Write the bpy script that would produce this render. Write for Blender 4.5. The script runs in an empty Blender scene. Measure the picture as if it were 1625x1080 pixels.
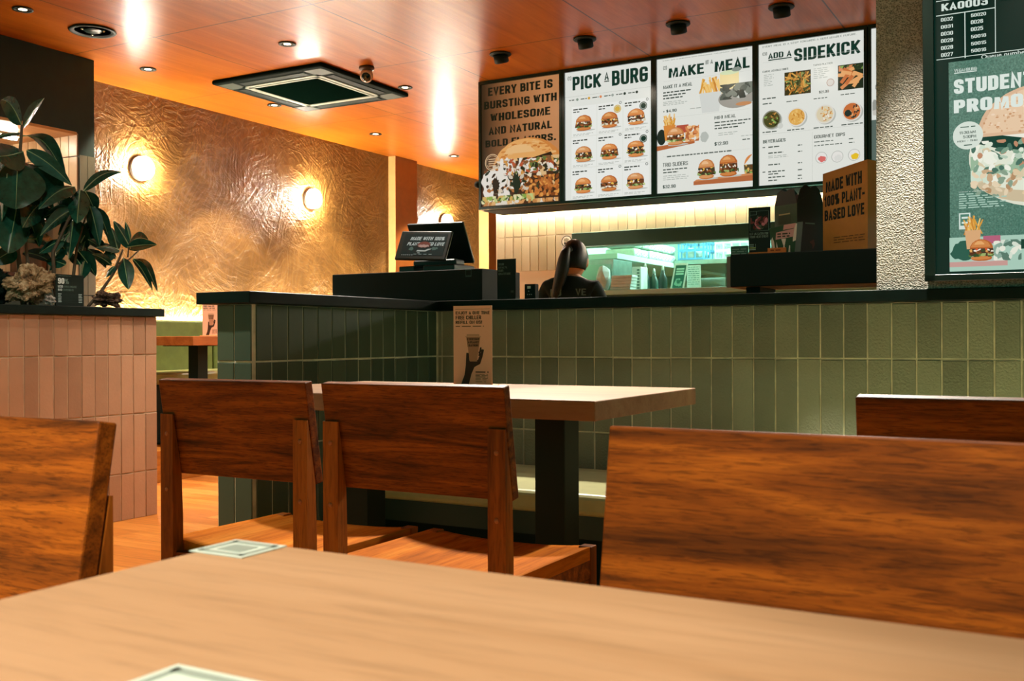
import bpy, bmesh, math, random
import numpy as np
from mathutils import Vector, Matrix

random.seed(7)
SC = bpy.context.scene
COL = SC.collection

# ------------------------------------------------------------------ camera, world, exposure
CAM_F, CAM_YAW, CAM_PITCH, CAM_ROLL = 1628.2, math.radians(29.264), math.radians(-0.0912), math.radians(0.207)
CAM_H = 0.9
_fw = Vector((-math.sin(CAM_YAW) * math.cos(CAM_PITCH), math.cos(CAM_YAW) * math.cos(CAM_PITCH), math.sin(CAM_PITCH)))
_rt = Vector((math.cos(CAM_YAW), math.sin(CAM_YAW), 0))
_dn = _fw.cross(_rt)
_R = _rt * math.cos(CAM_ROLL) + _dn * math.sin(CAM_ROLL)
_D = _dn * math.cos(CAM_ROLL) - _rt * math.sin(CAM_ROLL)
CAM_C = Vector((0, 0, CAM_H))
cam = bpy.data.cameras.new('camera')
cam.sensor_width = 36.0
cam.lens = CAM_F / 1625 * 36
cam.clip_start = 0.02
cam.dof.use_dof = True
cam.dof.focus_distance = 3.4
cam.dof.aperture_fstop = 15
cam_o = bpy.data.objects.new('camera', cam)
m = Matrix.Identity(4)
for i in range(3):
    m[i][0] = _R[i]; m[i][1] = -_D[i]; m[i][2] = -_fw[i]; m[i][3] = CAM_C[i]
cam_o.matrix_world = m
COL.objects.link(cam_o)
SC.camera = cam_o

world = bpy.data.worlds.new('world')
world.use_nodes = True
world.node_tree.nodes['Background'].inputs[0].default_value = (0.16, 1.0, 0.62, 1)
world.node_tree.nodes['Background'].inputs[1].default_value = 0.38
SC.world = world
SC.view_settings.view_transform = 'Standard'
SC.view_settings.look = 'None'
SC.view_settings.exposure = 0.0
SC.view_settings.gamma = 1.0
SC.view_settings.use_curve_mapping = False
SC.cycles.sample_clamp_indirect = 6.0
SC.cycles.max_bounces = 8


def at(u, v, **k):
    """the point where the photo's pixel (u, v) meets the plane x=, y= or z="""
    d = _R * ((u - 812.5) / CAM_F) + _D * ((v - 540) / CAM_F) + _fw
    (a, val), = k.items()
    i = 'xyz'.index(a)
    t = (val - CAM_C[i]) / d[i]
    return CAM_C + d * t


def lamp(name, kind, loc, power, color=(1, .80, .58), size=.05, spot=None, blend=.6, target=None):
    l = bpy.data.lights.new(name, kind)
    l.energy = power
    l.color = color
    if kind == 'AREA':
        l.shape = 'RECTANGLE'
        l.size, l.size_y = size
    else:
        l.shadow_soft_size = size
    if kind == 'SPOT':
        l.spot_size = math.radians(spot)
        l.spot_blend = blend
    o = bpy.data.objects.new(name, l)
    o.location = loc
    if target is not None:
        o.rotation_euler = (Vector(target) - Vector(loc)).to_track_quat('-Z', 'Y').to_euler()
    COL.objects.link(o)
    return o


# unseen spots over the dining side; no fittings, several added to brighten surfaces
CEIL = 2.7
WARM = (1.0, .93, .78)
for x, y, p, c, bl in (
                       (-.15, -.5, 345, 80, .12), (-1.15, -.6, 400, 80, .12),                # behind the nearest table
                       (-.5, 3.45, 560, 28, .35), (-.15, 3.45, 400, 28, .35), (.3, 3.45, 400, 28, .35), (-1.5, 3.3, 30, 60, .5),
                       (-3.2, 1.75, 190, 84, .5), (-3.3, 4.2, 200, 80, .5), (-3.9, .9, 90, 84, .5), (-3.55, 3.15, 50, 70, .4), (-.95, 3.8, 20, 60, .4)):  # added to brighten planter wall, aisle floor, plants and ledge goods
    lamp('unseen_spot', 'SPOT', (x, y, CEIL - .03), p, WARM, .04, c, bl)
for x, y, tx_, ty_, p in ((-2.52, 4.4, -1.6, 2.45, 720), (-.95, 4.5, -.65, 2.45, 700)):      # angled lamps over the staff side of the counter
    lamp('counter_lamp', 'SPOT', (x, y, CEIL - .04), p, WARM, .05, 38, .2, (tx_, ty_, .6))
lamp('added_leaf_spot', 'SPOT', (-2.5, 1.5, CEIL - .05), 110, (.92, 1, .96), .06, 44, .5, (-4.4, 3.35, 1.5))  # cool spot added only to put highlights on the leaves


# ------------------------------------------------------------------ materials
def lin(c):
    if isinstance(c, str):
        c = tuple(int(c[i:i + 2], 16) / 255 for i in (0, 2, 4))
        return tuple(x / 12.92 if x <= .04045 else ((x + .055) / 1.055) ** 2.4 for x in c)
    return tuple(c)


def c4(c):
    return (*lin(c)[:3], 1)


class NT:
    def __init__(s, name):
        s.m = bpy.data.materials.new(name)
        s.m.use_nodes = True
        s.t = s.m.node_tree
        s.b = s.t.nodes['Principled BSDF']

    def n(s, kind, **k):
        nd = s.t.nodes.new('ShaderNode' + kind)
        for a, v in k.items():
            if a[0] == '_':
                setattr(nd, a[1:], v)
            else:
                nd.inputs[a.replace('_', ' ')].default_value = v
        return nd

    def l(s, a, b):
        s.t.links.new(a, b)

    def coords(s, scale=(1, 1, 1), which='Object', rot=(0, 0, 0)):
        tc = s.n('TexCoord')
        mp = s.n('Mapping')
        mp.inputs['Scale'].default_value = scale
        mp.inputs['Rotation'].default_value = rot
        s.l(tc.outputs[which], mp.inputs['Vector'])
        return mp.outputs[0]

    def noise(s, vec, scale, detail=4, rough=.55, dist=0):
        nd = s.n('TexNoise', Scale=scale, Detail=detail, Roughness=rough, Distortion=dist)
        s.l(vec, nd.inputs['Vector'])
        return nd.outputs['Fac']

    def ramp(s, fac, stops):
        nd = s.n('ValToRGB')
        cr = nd.color_ramp
        while len(cr.elements) < len(stops):
            cr.elements.new(.5)
        for e, (p, c) in zip(cr.elements, stops):
            e.position = p
            e.color = c4(c)
        s.l(fac, nd.inputs[0])
        return nd.outputs[0]

    def mix(s, a, b, fac=.5, mode='MIX'):
        nd = s.n('Mix', _data_type='RGBA', _blend_type=mode)
        for sock, v in ((nd.inputs[0], fac), (nd.inputs[6], a), (nd.inputs[7], b)):
            if hasattr(v, 'links'):
                s.l(v, sock)
            elif isinstance(v, (int, float)):
                sock.default_value = v
            else:
                sock.default_value = c4(v)
        return nd.outputs[2]

    def math(s, op, a, b=0):
        nd = s.n('Math', _operation=op)
        for i, v in enumerate((a, b)):
            if hasattr(v, 'links'):
                s.l(v, nd.inputs[i])
            else:
                nd.inputs[i].default_value = v
        return nd.outputs[0]

    def bump(s, h, strength=.3, dist=.01):
        nd = s.n('Bump', Strength=strength, Distance=dist)
        s.l(h, nd.inputs['Height'])
        s.l(nd.outputs[0], s.b.inputs['Normal'])

    def set(s, color=None, rough=None, spec=None, metal=None, emit=None, estr=None):
        I = s.b.inputs
        for sock, v in ((I['Base Color'], color), (I['Emission Color'], emit)):
            if v is None:
                continue
            if hasattr(v, 'links'):
                s.l(v, sock)
            else:
                sock.default_value = c4(v)
        for sock, v in ((I['Roughness'], rough), (I['Specular IOR Level'], spec), (I['Metallic'], metal), (I['Emission Strength'], estr)):
            if v is None:
                continue
            if hasattr(v, 'links'):
                s.l(v, sock)
            else:
                sock.default_value = v
        return s.m


_mc = {}


def plain(name, color, rough=.5, spec=.5, metal=0, emit=None, estr=0, grain=0):
    if name in _mc:
        return _mc[name]
    t = NT(name)
    col = color
    if grain:
        v = t.coords()
        f = t.noise(v, 14, 4)
        c = lin(color)
        col = t.ramp(f, [(.3, tuple(x * (1 - grain) for x in c)), (.7, tuple(min(1, x * (1 + grain)) for x in c))])
    t.set(col, rough, spec, metal, emit if emit else None, estr if emit else None)
    _mc[name] = t.m
    return t.m


def ink(hexc, glow=0):
    """a printed or displayed colour"""
    nm = 'ink_%s_%d' % (hexc, round(glow * 100))
    if nm not in _mc:
        t = NT(nm)
        if glow:
            t.set((.004, .004, .004), .3, .3, 0, hexc, glow)
        else:
            t.set(hexc, .6, .3)
        _mc[nm] = t.m
    return _mc[nm]


def wood(name, dark, mid, light, axis='X', fine=1.0, rough=.42, spec=.45, pores=.5, bump=.08, seed=0.0, coat=0):
    t = NT(name)
    st = {'X': (1.2, 14, 14), 'Y': (14, 1.2, 14), 'Z': (14, 14, 1.2)}[axis]
    tc = t.n('TexCoord')
    mp = t.n('Mapping')
    mp.inputs['Scale'].default_value = [x * fine for x in st]
    oi = t.n('ObjectInfo')
    add = t.n('VectorMath', _operation='MULTIPLY_ADD')
    t.l(oi.outputs['Random'], add.inputs[0])
    add.inputs[1].default_value = (37, 19, 23)
    t.l(tc.outputs['Object'], add.inputs[2])
    ad2 = t.n('VectorMath', _operation='ADD')
    t.l(add.outputs[0], ad2.inputs[0])
    ad2.inputs[1].default_value = (seed, seed * .7, seed * 1.3)
    t.l(ad2.outputs[0], mp.inputs['Vector'])
    v = mp.outputs[0]
    big = t.noise(v, 1.0, 6, .6, 1.0)
    col = t.ramp(big, [(.30, dark), (.50, mid), (.72, light)])
    mp2 = t.n('Mapping')
    mp2.inputs['Scale'].default_value = [x * fine * 7 for x in st]
    t.l(ad2.outputs[0], mp2.inputs['Vector'])
    f2 = t.noise(mp2.outputs[0], 1.6, 5, .65, .6)
    streak = t.ramp(f2, [(.36, (.25, .25, .25)), (.52, (1, 1, 1))])
    col = t.mix(col, streak, pores, 'MULTIPLY')
    t.set(col, rough, spec)
    if coat:
        t.b.inputs['Coat Weight'].default_value = coat
        t.b.inputs['Coat Roughness'].default_value = .2
    t.bump(f2, bump, .004)
    return t.m


def attr_tile(name, c1, c2, rough, bumpscale=90, bumpstr=.35):
    """glazed tiles: one tone per tile from the mesh attribute 'tone'"""
    t = NT(name)
    a = t.n('Attribute', _attribute_name='tone')
    v = t.coords()
    f = t.noise(v, 9, 5)
    g = t.noise(v, bumpscale, 4, .6)
    k = t.math('ADD', t.math('MULTIPLY', a.outputs['Fac'], .65), t.math('MULTIPLY', f, .35))
    t.set(t.ramp(k, [(.15, c1), (.8, c2)]), rough, .45)
    t.bump(g, bumpstr, .006)
    return t.m


BLACK = plain('black_lacquer', '0b2018', .35, .4)
BLACKM = plain('black_matt', '06180f', .65, .3)
BLACKCAP = plain('black_stone_cap', '061510', .45, .15, grain=.3)
STEEL = plain('brushed_steel', '9fb5ac', .32, .5, .9, grain=.15)
DSTEEL = plain('dark_steel', '3c5a4e', .4, .5, .5)
CHROME = plain('chrome', 'd8d8d2', .15, .5, 1)
WHITE = plain('white_plastic', 'd9d6cc', .4, .5)
PAPER = plain('white_paper', 'cfd8d2', .7, .3, grain=.1)
CREAM = plain('sconce_lit_cream', 'b98f55', .6, .3, grain=.06)
GROUT = plain('pale_grout', 'c4a888', .9, .1, grain=.2)
GROUTG = plain('grey_grout', 'cfcbb2', .9, .1, grain=.25)
OLIVE = plain('olive_leatherette', '55602e', .38, .45, grain=.15)
TABLEW = wood('table_wood', '7c5c3e', '88684a', '927254', 'X', .55, .6, .12, .2, .03)
TABLEW2 = wood('far_table_wood', '7c583a', '886446', '927050', 'X', .6, .62, .2, .18, .03, 3)
CHAIRW = wood('chair_wood', '3a1b05', '763a0a', '9e5412', 'X', 2.3, .5, .12, .66, .08, 1)
CHAIRWZ = wood('chair_leg_wood', '5a2c08', '8c4a12', 'aa6420', 'Z', 1.0, .5, .12, .45, .08, 2)
SEATW = wood('seat_wood', '8a460b', 'b26012', 'c67a28', 'Y', .9, .8, .03, .35, .06, 4)


# ------------------------------------------------------------------ mesh helpers
class MB:
    def __init__(s):
        s.v, s.f, s.mi, s.sm, s.tone = [], [], [], [], []

    def add(s, vs, fs, mi=0, smooth=False, tone=.5):
        o = len(s.v)
        s.v += [tuple(p) for p in vs]
        for f in fs:
            s.f.append([i + o for i in f])
            s.mi.append(mi)
            s.sm.append(smooth)
            s.tone.append(tone)
        return s

    def box(s, a, b, mi=0, bev=0, tone=.5):
        x0, y0, z0 = [min(p, q) for p, q in zip(a, b)]
        x1, y1, z1 = [max(p, q) for p, q in zip(a, b)]
        if not bev:
            vs = [(x, y, z) for z in (z0, z1) for y in (y0, y1) for x in (x0, x1)]
            return s.add(vs, [(0, 2, 3, 1), (4, 5, 7, 6), (0, 1, 5, 4), (2, 6, 7, 3), (0, 4, 6, 2), (1, 3, 7, 5)], mi, False, tone)
        bm = bmesh.new()
        vs = [bm.verts.new((x, y, z)) for z in (z0, z1) for y in (y0, y1) for x in (x0, x1)]
        for f in [(0, 2, 3, 1), (4, 5, 7, 6), (0, 1, 5, 4), (2, 6, 7, 3), (0, 4, 6, 2), (1, 3, 7, 5)]:
            bm.faces.new([vs[i] for i in f])
        bmesh.ops.bevel(bm, geom=list(bm.edges), offset=min(bev, (x1 - x0) * .45, (y1 - y0) * .45, (z1 - z0) * .45), segments=3, profile=.5, affect='EDGES')
        return s.bm(bm, mi, False, tone)

    def bm(s, bm, mi=0, smooth=True, tone=.5):
        bm.verts.index_update()
        s.add([v.co[:] for v in bm.verts], [[v.index for v in f.verts] for f in bm.faces], mi, smooth, tone)
        bm.free()
        return s

    def prism(s, poly, axis, a, b, mi=0, tone=.5):
        """poly of 2-D points swept along an axis from a to b"""
        def P(p, t):
            return {'x': (t, p[0], p[1]), 'y': (p[0], t, p[1]), 'z': (p[0], p[1], t)}[axis]
        n = len(poly)
        vs = [P(p, a) for p in poly] + [P(p, b) for p in poly]
        fs = [list(range(n))[::-1], list(range(n, 2 * n))] + [(i, (i + 1) % n, (i + 1) % n + n, i + n) for i in range(n)]
        return s.add(vs, fs, mi, False, tone)

    def tube(s, pts, r, n=12, mi=0, cap=True):
        pts = [Vector(p) for p in pts]
        rs = r if isinstance(r, (list, tuple)) else [r] * len(pts)
        vs = []
        up = None
        for i, p in enumerate(pts):
            d = (pts[min(i + 1, len(pts) - 1)] - pts[max(i - 1, 0)]).normalized()
            if up is None:
                up = d.orthogonal().normalized()
            up = (up - d * up.dot(d)).normalized()
            w = d.cross(up)
            for k in range(n):
                a = 2 * math.pi * k / n
                vs.append(p + (up * math.cos(a) + w * math.sin(a)) * rs[i])
        fs = []
        for i in range(len(pts) - 1):
            for k in range(n):
                k2 = (k + 1) % n
                fs.append((i * n + k, i * n + k2, (i + 1) * n + k2, (i + 1) * n + k))
        if cap:
            fs.append(list(range(n))[::-1])
            fs.append([(len(pts) - 1) * n + k for k in range(n)])
        return s.add(vs, fs, mi, True)

    def lathe(s, prof, c=(0, 0, 0), axis='z', n=32, mi=0, closed=False):
        """prof: (radius, height) pairs"""
        c = Vector(c)
        vs = []
        for r, h in prof:
            for k in range(n):
                a = 2 * math.pi * k / n
                p = {'z': (r * math.cos(a), r * math.sin(a), h), 'x': (h, r * math.cos(a), r * math.sin(a)), 'y': (r * math.sin(a), h, r * math.cos(a))}[axis]
                vs.append(c + Vector(p))
        fs = []
        L = len(prof)
        for i in range(L - 1):
            for k in range(n):
                k2 = (k + 1) % n
                fs.append((i * n + k, i * n + k2, (i + 1) * n + k2, (i + 1) * n + k))
        if prof[0][0] > 1e-5:
            fs.append(list(range(n))[::-1])
        if prof[-1][0] > 1e-5:
            fs.append([(L - 1) * n + k for k in range(n)])
        return s.add(vs, fs, mi, True)

    def ball(s, c, r, mi=0, sub=3, jit=0, seed=0):
        bm = bmesh.new()
        bmesh.ops.create_icosphere(bm, subdivisions=sub, radius=1)
        rx, ry, rz = r if isinstance(r, (tuple, list)) else (r, r, r)
        rnd = random.Random(seed)
        ph = [rnd.uniform(0, 6.28) for _ in range(6)]
        for v in bm.verts:
            k = 1
            if jit:
                x, y, z = v.co
                k += jit * (math.sin(5 * x + ph[0]) * math.sin(4 * y + ph[1]) + .6 * math.sin(9 * z + ph[2] + 3 * x) + .5 * math.sin(13 * y + ph[3]) * math.sin(11 * x + ph[4])) + rnd.uniform(-jit, jit) * .5
            v.co = Vector((c[0] + v.co.x * rx * k, c[1] + v.co.y * ry * k, c[2] + v.co.z * rz * k))
        return s.bm(bm, mi, not jit)

    def xf(s, M, start=0):
        s.v = s.v[:start] + [tuple(M @ Vector(p)) for p in s.v[start:]]
        return s

    def build(s, name, mats, parent=None, origin=None, auto=False):
        me = bpy.data.meshes.new(name)
        vs = s.v
        if origin is not None:
            o = Vector(origin)
            vs = [tuple(Vector(p) - o) for p in vs]
        me.from_pydata(vs, [], s.f)
        for mt in (mats if isinstance(mats, (list, tuple)) else [mats]):
            me.materials.append(mt)
        me.polygons.foreach_set('material_index', s.mi)
        me.polygons.foreach_set('use_smooth', s.sm)
        if len(set(s.tone)) > 1:
            at_ = me.attributes.new('tone', 'FLOAT', 'FACE')
            at_.data.foreach_set('value', s.tone)
        me.update()
        ob = bpy.data.objects.new(name, me)
        COL.objects.link(ob)
        if origin is not None:
            ob.location = origin
        if parent is not None:
            ob.parent = parent
            w, q = Vector((0, 0, 0)), parent
            while q is not None:
                w += q.location
                q = q.parent
            ob.location = Vector(origin or (0, 0, 0)) - w
        return ob


def tag(o, label, cat, group=None):
    o['label'] = label
    o['category'] = cat
    if group:
        o['group'] = group
    return o


def empty(name, loc, label, cat, group=None, rotz=0):
    o = bpy.data.objects.new(name, None)
    o.empty_display_size = .05
    o.location = loc
    o.rotation_euler = (0, 0, rotz)
    COL.objects.link(o)
    return tag(o, label, cat, group)


def struct(o):
    o['kind'] = 'structure'
    return o


def dup(root, loc, label, rotz=None):
    r = root.copy()
    COL.objects.link(r)
    r.location = loc
    if rotz is not None:
        r.rotation_euler = (0, 0, rotz)
    r['label'] = label
    for ch in list(root.children):
        c = ch.copy()
        COL.objects.link(c)
        c.parent = r
        for g in list(ch.children):
            d = g.copy()
            COL.objects.link(d)
            d.parent = c
    return r


# ------------------------------------------------------------------ flat printed artwork
_tx = {}


def text_geo(s, bold=0.0, shear=0.0):
    key = (s, bold, shear)
    if key not in _tx:
        cu = bpy.data.curves.new('t', 'FONT')
        cu.body = s
        cu.size = 1
        cu.offset = bold
        cu.shear = shear
        cu.resolution_u = 3
        cu.fill_mode = 'FRONT'
        ob = bpy.data.objects.new('t', cu)
        COL.objects.link(ob)
        dg = bpy.context.evaluated_depsgraph_get()
        me = bpy.data.meshes.new_from_object(ob.evaluated_get(dg))
        vs = [(v.co.x, v.co.y) for v in me.vertices]
        fs = [list(p.vertices) for p in me.polygons]
        bpy.data.objects.remove(ob)
        bpy.data.curves.remove(cu)
        bpy.data.meshes.remove(me)
        x0, x1 = min(p[0] for p in vs), max(p[0] for p in vs)
        y0, y1 = min(p[1] for p in vs), max(p[1] for p in vs)
        vs = [((a - x0) / (x1 - x0), (b - y0) / (y1 - y0)) for a, b in vs]
        _tx[key] = (vs, fs)
    return _tx[key]


# a narrow sign-painter's alphabet: centre lines in a unit box; 'r' rounds the corners, 'c' closes the line
GLY = {
    'A': (1.0, ['', [(0, 0), (.5, 1), (1, 0)]], ['', [(.2, .27), (.8, .27)]]), 'B': (.95, ['', [(0, 0), (0, 1)]], ['r', [(0, 1), (.94, 1), (.94, .52), (0, .52)]], ['r', [(0, .52), (1, .52), (1, 0), (0, 0)]]),
    'C': (.95, ['r', [(1, .68), (1, 1), (0, 1), (0, 0), (1, 0), (1, .32)]]), 'D': (.98, ['rc', [(0, 0), (0, 1), (1, 1), (1, 0)], 'lr']), 'E': (.8, ['', [(1, 1), (0, 1), (0, 0), (1, 0)]], ['', [(0, .52), (.85, .52)]]),
    'F': (.78, ['', [(1, 1), (0, 1), (0, 0)]], ['', [(0, .5), (.85, .5)]]), 'G': (1.0, ['r', [(1, .7), (1, 1), (0, 1), (0, 0), (1, 0), (1, .47)]], ['', [(1, .47), (.55, .47)]]),
    'H': (1.0, ['', [(0, 0), (0, 1)]], ['', [(1, 0), (1, 1)]], ['', [(0, .51), (1, .51)]]), 'I': (.0, ['', [(0, 0), (0, 1)]]), 'J': (.7, ['r', [(1, 1), (1, 0), (0, 0), (0, .3)]]),
    'K': (1.0, ['', [(0, 0), (0, 1)]], ['', [(1, 1), (.06, .42)]], ['', [(.3, .58), (1, 0)]]), 'L': (.75, ['', [(0, 1), (0, 0), (1, 0)]]), 'M': (1.4, ['', [(0, 0), (.06, 1), (.5, .05), (.94, 1), (1, 0)]]),
    'N': (1.05, ['', [(0, 0), (0, 1), (1, 0), (1, 1)]]), 'O': (1.0, ['rc', [(0, 0), (0, 1), (1, 1), (1, 0)]]), 'P': (.92, ['', [(0, 0), (0, 1)]], ['r', [(0, 1), (1, 1), (1, .44), (0, .44)]]),
    'Q': (1.0, ['rc', [(0, 0), (0, 1), (1, 1), (1, 0)]], ['', [(.6, .25), (1.05, -.06)]]), 'R': (.97, ['', [(0, 0), (0, 1)]], ['r', [(0, 1), (.97, 1), (.97, .48), (0, .48)]], ['', [(.6, .48), (1, 0)]]),
    'S': (.95, ['r', [(.97, .7), (.97, 1), (0, 1), (0, .56), (1, .45), (1, 0), (0, 0), (0, .3)]]), 'T': (.9, ['', [(0, 1), (1, 1)]], ['', [(.5, 1), (.5, 0)]]), 'U': (1.0, ['r', [(0, 1), (0, 0), (1, 0), (1, 1)]]),
    'V': (1.0, ['', [(0, 1), (.5, 0), (1, 1)]]), 'W': (1.5, ['', [(0, 1), (.24, 0), (.5, .92), (.76, 0), (1, 1)]]), 'X': (1.0, ['', [(0, 0), (1, 1)]], ['', [(0, 1), (1, 0)]]), 'Y': (1.0, ['', [(0, 1), (.5, .45), (1, 1)]], ['', [(.5, .5), (.5, 0)]]),
    'Z': (.9, ['', [(0, 1), (1, 1), (0, 0), (1, 0)]]), '0': (.9, ['rc', [(0, 0), (0, 1), (1, 1), (1, 0)]]), '1': (.4, ['', [(0, .8), (.9, 1), (.9, 0)]]), '2': (.88, ['r', [(0, .7), (0, 1), (1, 1), (1, .6), (0, .0)]], ['', [(0, 0), (1, 0)]]),
    '3': (.9, ['r', [(0, .75), (0, 1), (.97, 1), (.97, .53), (.35, .53)]], ['r', [(.35, .53), (1, .53), (1, 0), (0, 0), (0, .27)]]), '4': (.95, ['', [(.72, 0), (.72, 1), (0, .27), (1.05, .27)]]),
    '5': (.9, ['', [(.95, 1), (.05, 1), (0, .52)]], ['r', [(0, .52), (.3, .62), (1, .62), (1, 0), (0, 0), (0, .25)]]), '6': (.9, ['r', [(.95, .75), (.95, 1), (0, 1), (0, 0), (1, 0), (1, .56), (0, .56)]]), '7': (.85, ['', [(0, 1), (1, 1), (.35, 0)]]),
    '8': (.9, ['rc', [(.04, .53), (.04, 1), (.96, 1), (.96, .53)]], ['rc', [(0, 0), (0, .53), (1, .53), (1, 0)]]), '9': (.9, ['r', [(0, .25), (0, 0), (1, 0), (1, 1), (0, 1), (0, .44), (1, .44)]]),
    '(': (.3, ['r', [(1, 1.1), (0, .8), (0, .2), (1, -.1)]]), ')': (.3, ['r', [(0, 1.1), (1, .8), (1, .2), (0, -.1)]]), '$': (.9, ['r', [(.97, .72), (.97, .95), (0, .95), (0, .56), (1, .45), (1, .05), (0, .05), (0, .28)]], ['', [(.5, 1.12), (.5, -.12)]]),
    '.': (.0, ['', [(0, 0), (0, .05)]]), ',': (.05, ['', [(1, .05), (0, -.12)]]), ':': (.0, ['', [(0, .2), (0, .25)]], ['', [(0, .7), (0, .75)]]), '!': (.0, ['', [(0, 1), (0, .35)]], ['', [(0, 0), (0, .05)]]),
    '-': (.45, ['', [(0, .42), (1, .42)]]), '+': (.6, ['', [(0, .42), (1, .42)]], ['', [(.5, .68), (.5, .16)]]), '&': (1.0, ['r', [(1, 0), (.15, .7), (.15, 1), (.7, 1), (.7, .7), (0, .35), (0, 0), (.75, 0), (1, .4)]]),
    '%': (1.4, ['rc', [(0, .55), (0, 1), (.36, 1), (.36, .55)]], ['rc', [(.64, 0), (.64, .45), (1, .45), (1, 0)]], ['', [(.25, 0), (.75, 1)]])}


def stroke_text(txt, t):
    """polygons (2-D) of a line of narrow capitals of height 1, stroke t; returns (verts, faces) scaled to the unit square"""
    vs, fs = [], []
    x = 0.0
    W0 = .30
    for ch in txt:
        if ch == ' ':
            x += .26
            continue
        w, *lines = GLY[ch]
        w *= W0
        for ln in lines:
            P = [Vector((x + t / 2 + p[0] * w, t / 2 + p[1] * (1 - t))) for p in ln[1]]
            cl = 'c' in ln[0]
            if 'r' in ln[0]:
                Q = []
                n = len(P)
                for i, p in enumerate(P):
                    if not cl and i in (0, n - 1):
                        Q.append(p)
                        continue
                    if len(ln) > 2 and i < 2:
                        Q.append(p)
                        continue
                    a, b = P[i - 1], P[(i + 1) % n]
                    ra = min(.13, (a - p).length / 2.02)
                    rb = min(.13, (b - p).length / 2.02)
                    s_ = p + (a - p).normalized() * ra
                    e_ = p + (b - p).normalized() * rb
                    for k in range(5):
                        u = k / 4
                        Q.append(s_ * (1 - u) ** 2 + p * 2 * u * (1 - u) + e_ * u * u)
                P = Q
            if not cl:
                L = ln[1]
                for i, j in ((0, 1), (-1, -2)):
                    if w == 0 or abs(L[i][0] - L[j][0]) > .05 or L[i][1] in (0, 1):
                        P[i] = P[i] + (P[i] - P[j]).normalized() * t * .5
            n = len(P)
            o = len(vs)
            for i, p in enumerate(P):
                a = P[i - 1] if (i or cl) else None
                b = P[(i + 1) % n] if (i < n - 1 or cl) else None
                d1 = (p - a).normalized() if a is not None and (p - a).length > 1e-6 else None
                d2 = (b - p).normalized() if b is not None and (b - p).length > 1e-6 else None
                d1 = d1 or d2
                d2 = d2 or d1
                n1, n2 = Vector((-d1.y, d1.x)), Vector((-d2.y, d2.x))
                m_ = n1 + n2
                if m_.length < .3:
                    m_ = n1
                m_ = m_.normalized()
                k = t / 2 / max(.42, m_.dot(n1))
                vs += [tuple(p + m_ * k), tuple(p - m_ * k)]
            for i in range(n if cl else n - 1):
                j = (i + 1) % n
                fs.append([o + 2 * i, o + 2 * i + 1, o + 2 * j + 1, o + 2 * j])
        x += w + t + .045 + t * .12
    x0, x1 = min(p[0] for p in vs), max(p[0] for p in vs)
    y0, y1 = min(p[1] for p in vs), max(p[1] for p in vs)
    return [((a - x0) / (x1 - x0), (b - y0) / (y1 - y0)) for a, b in vs], fs


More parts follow.
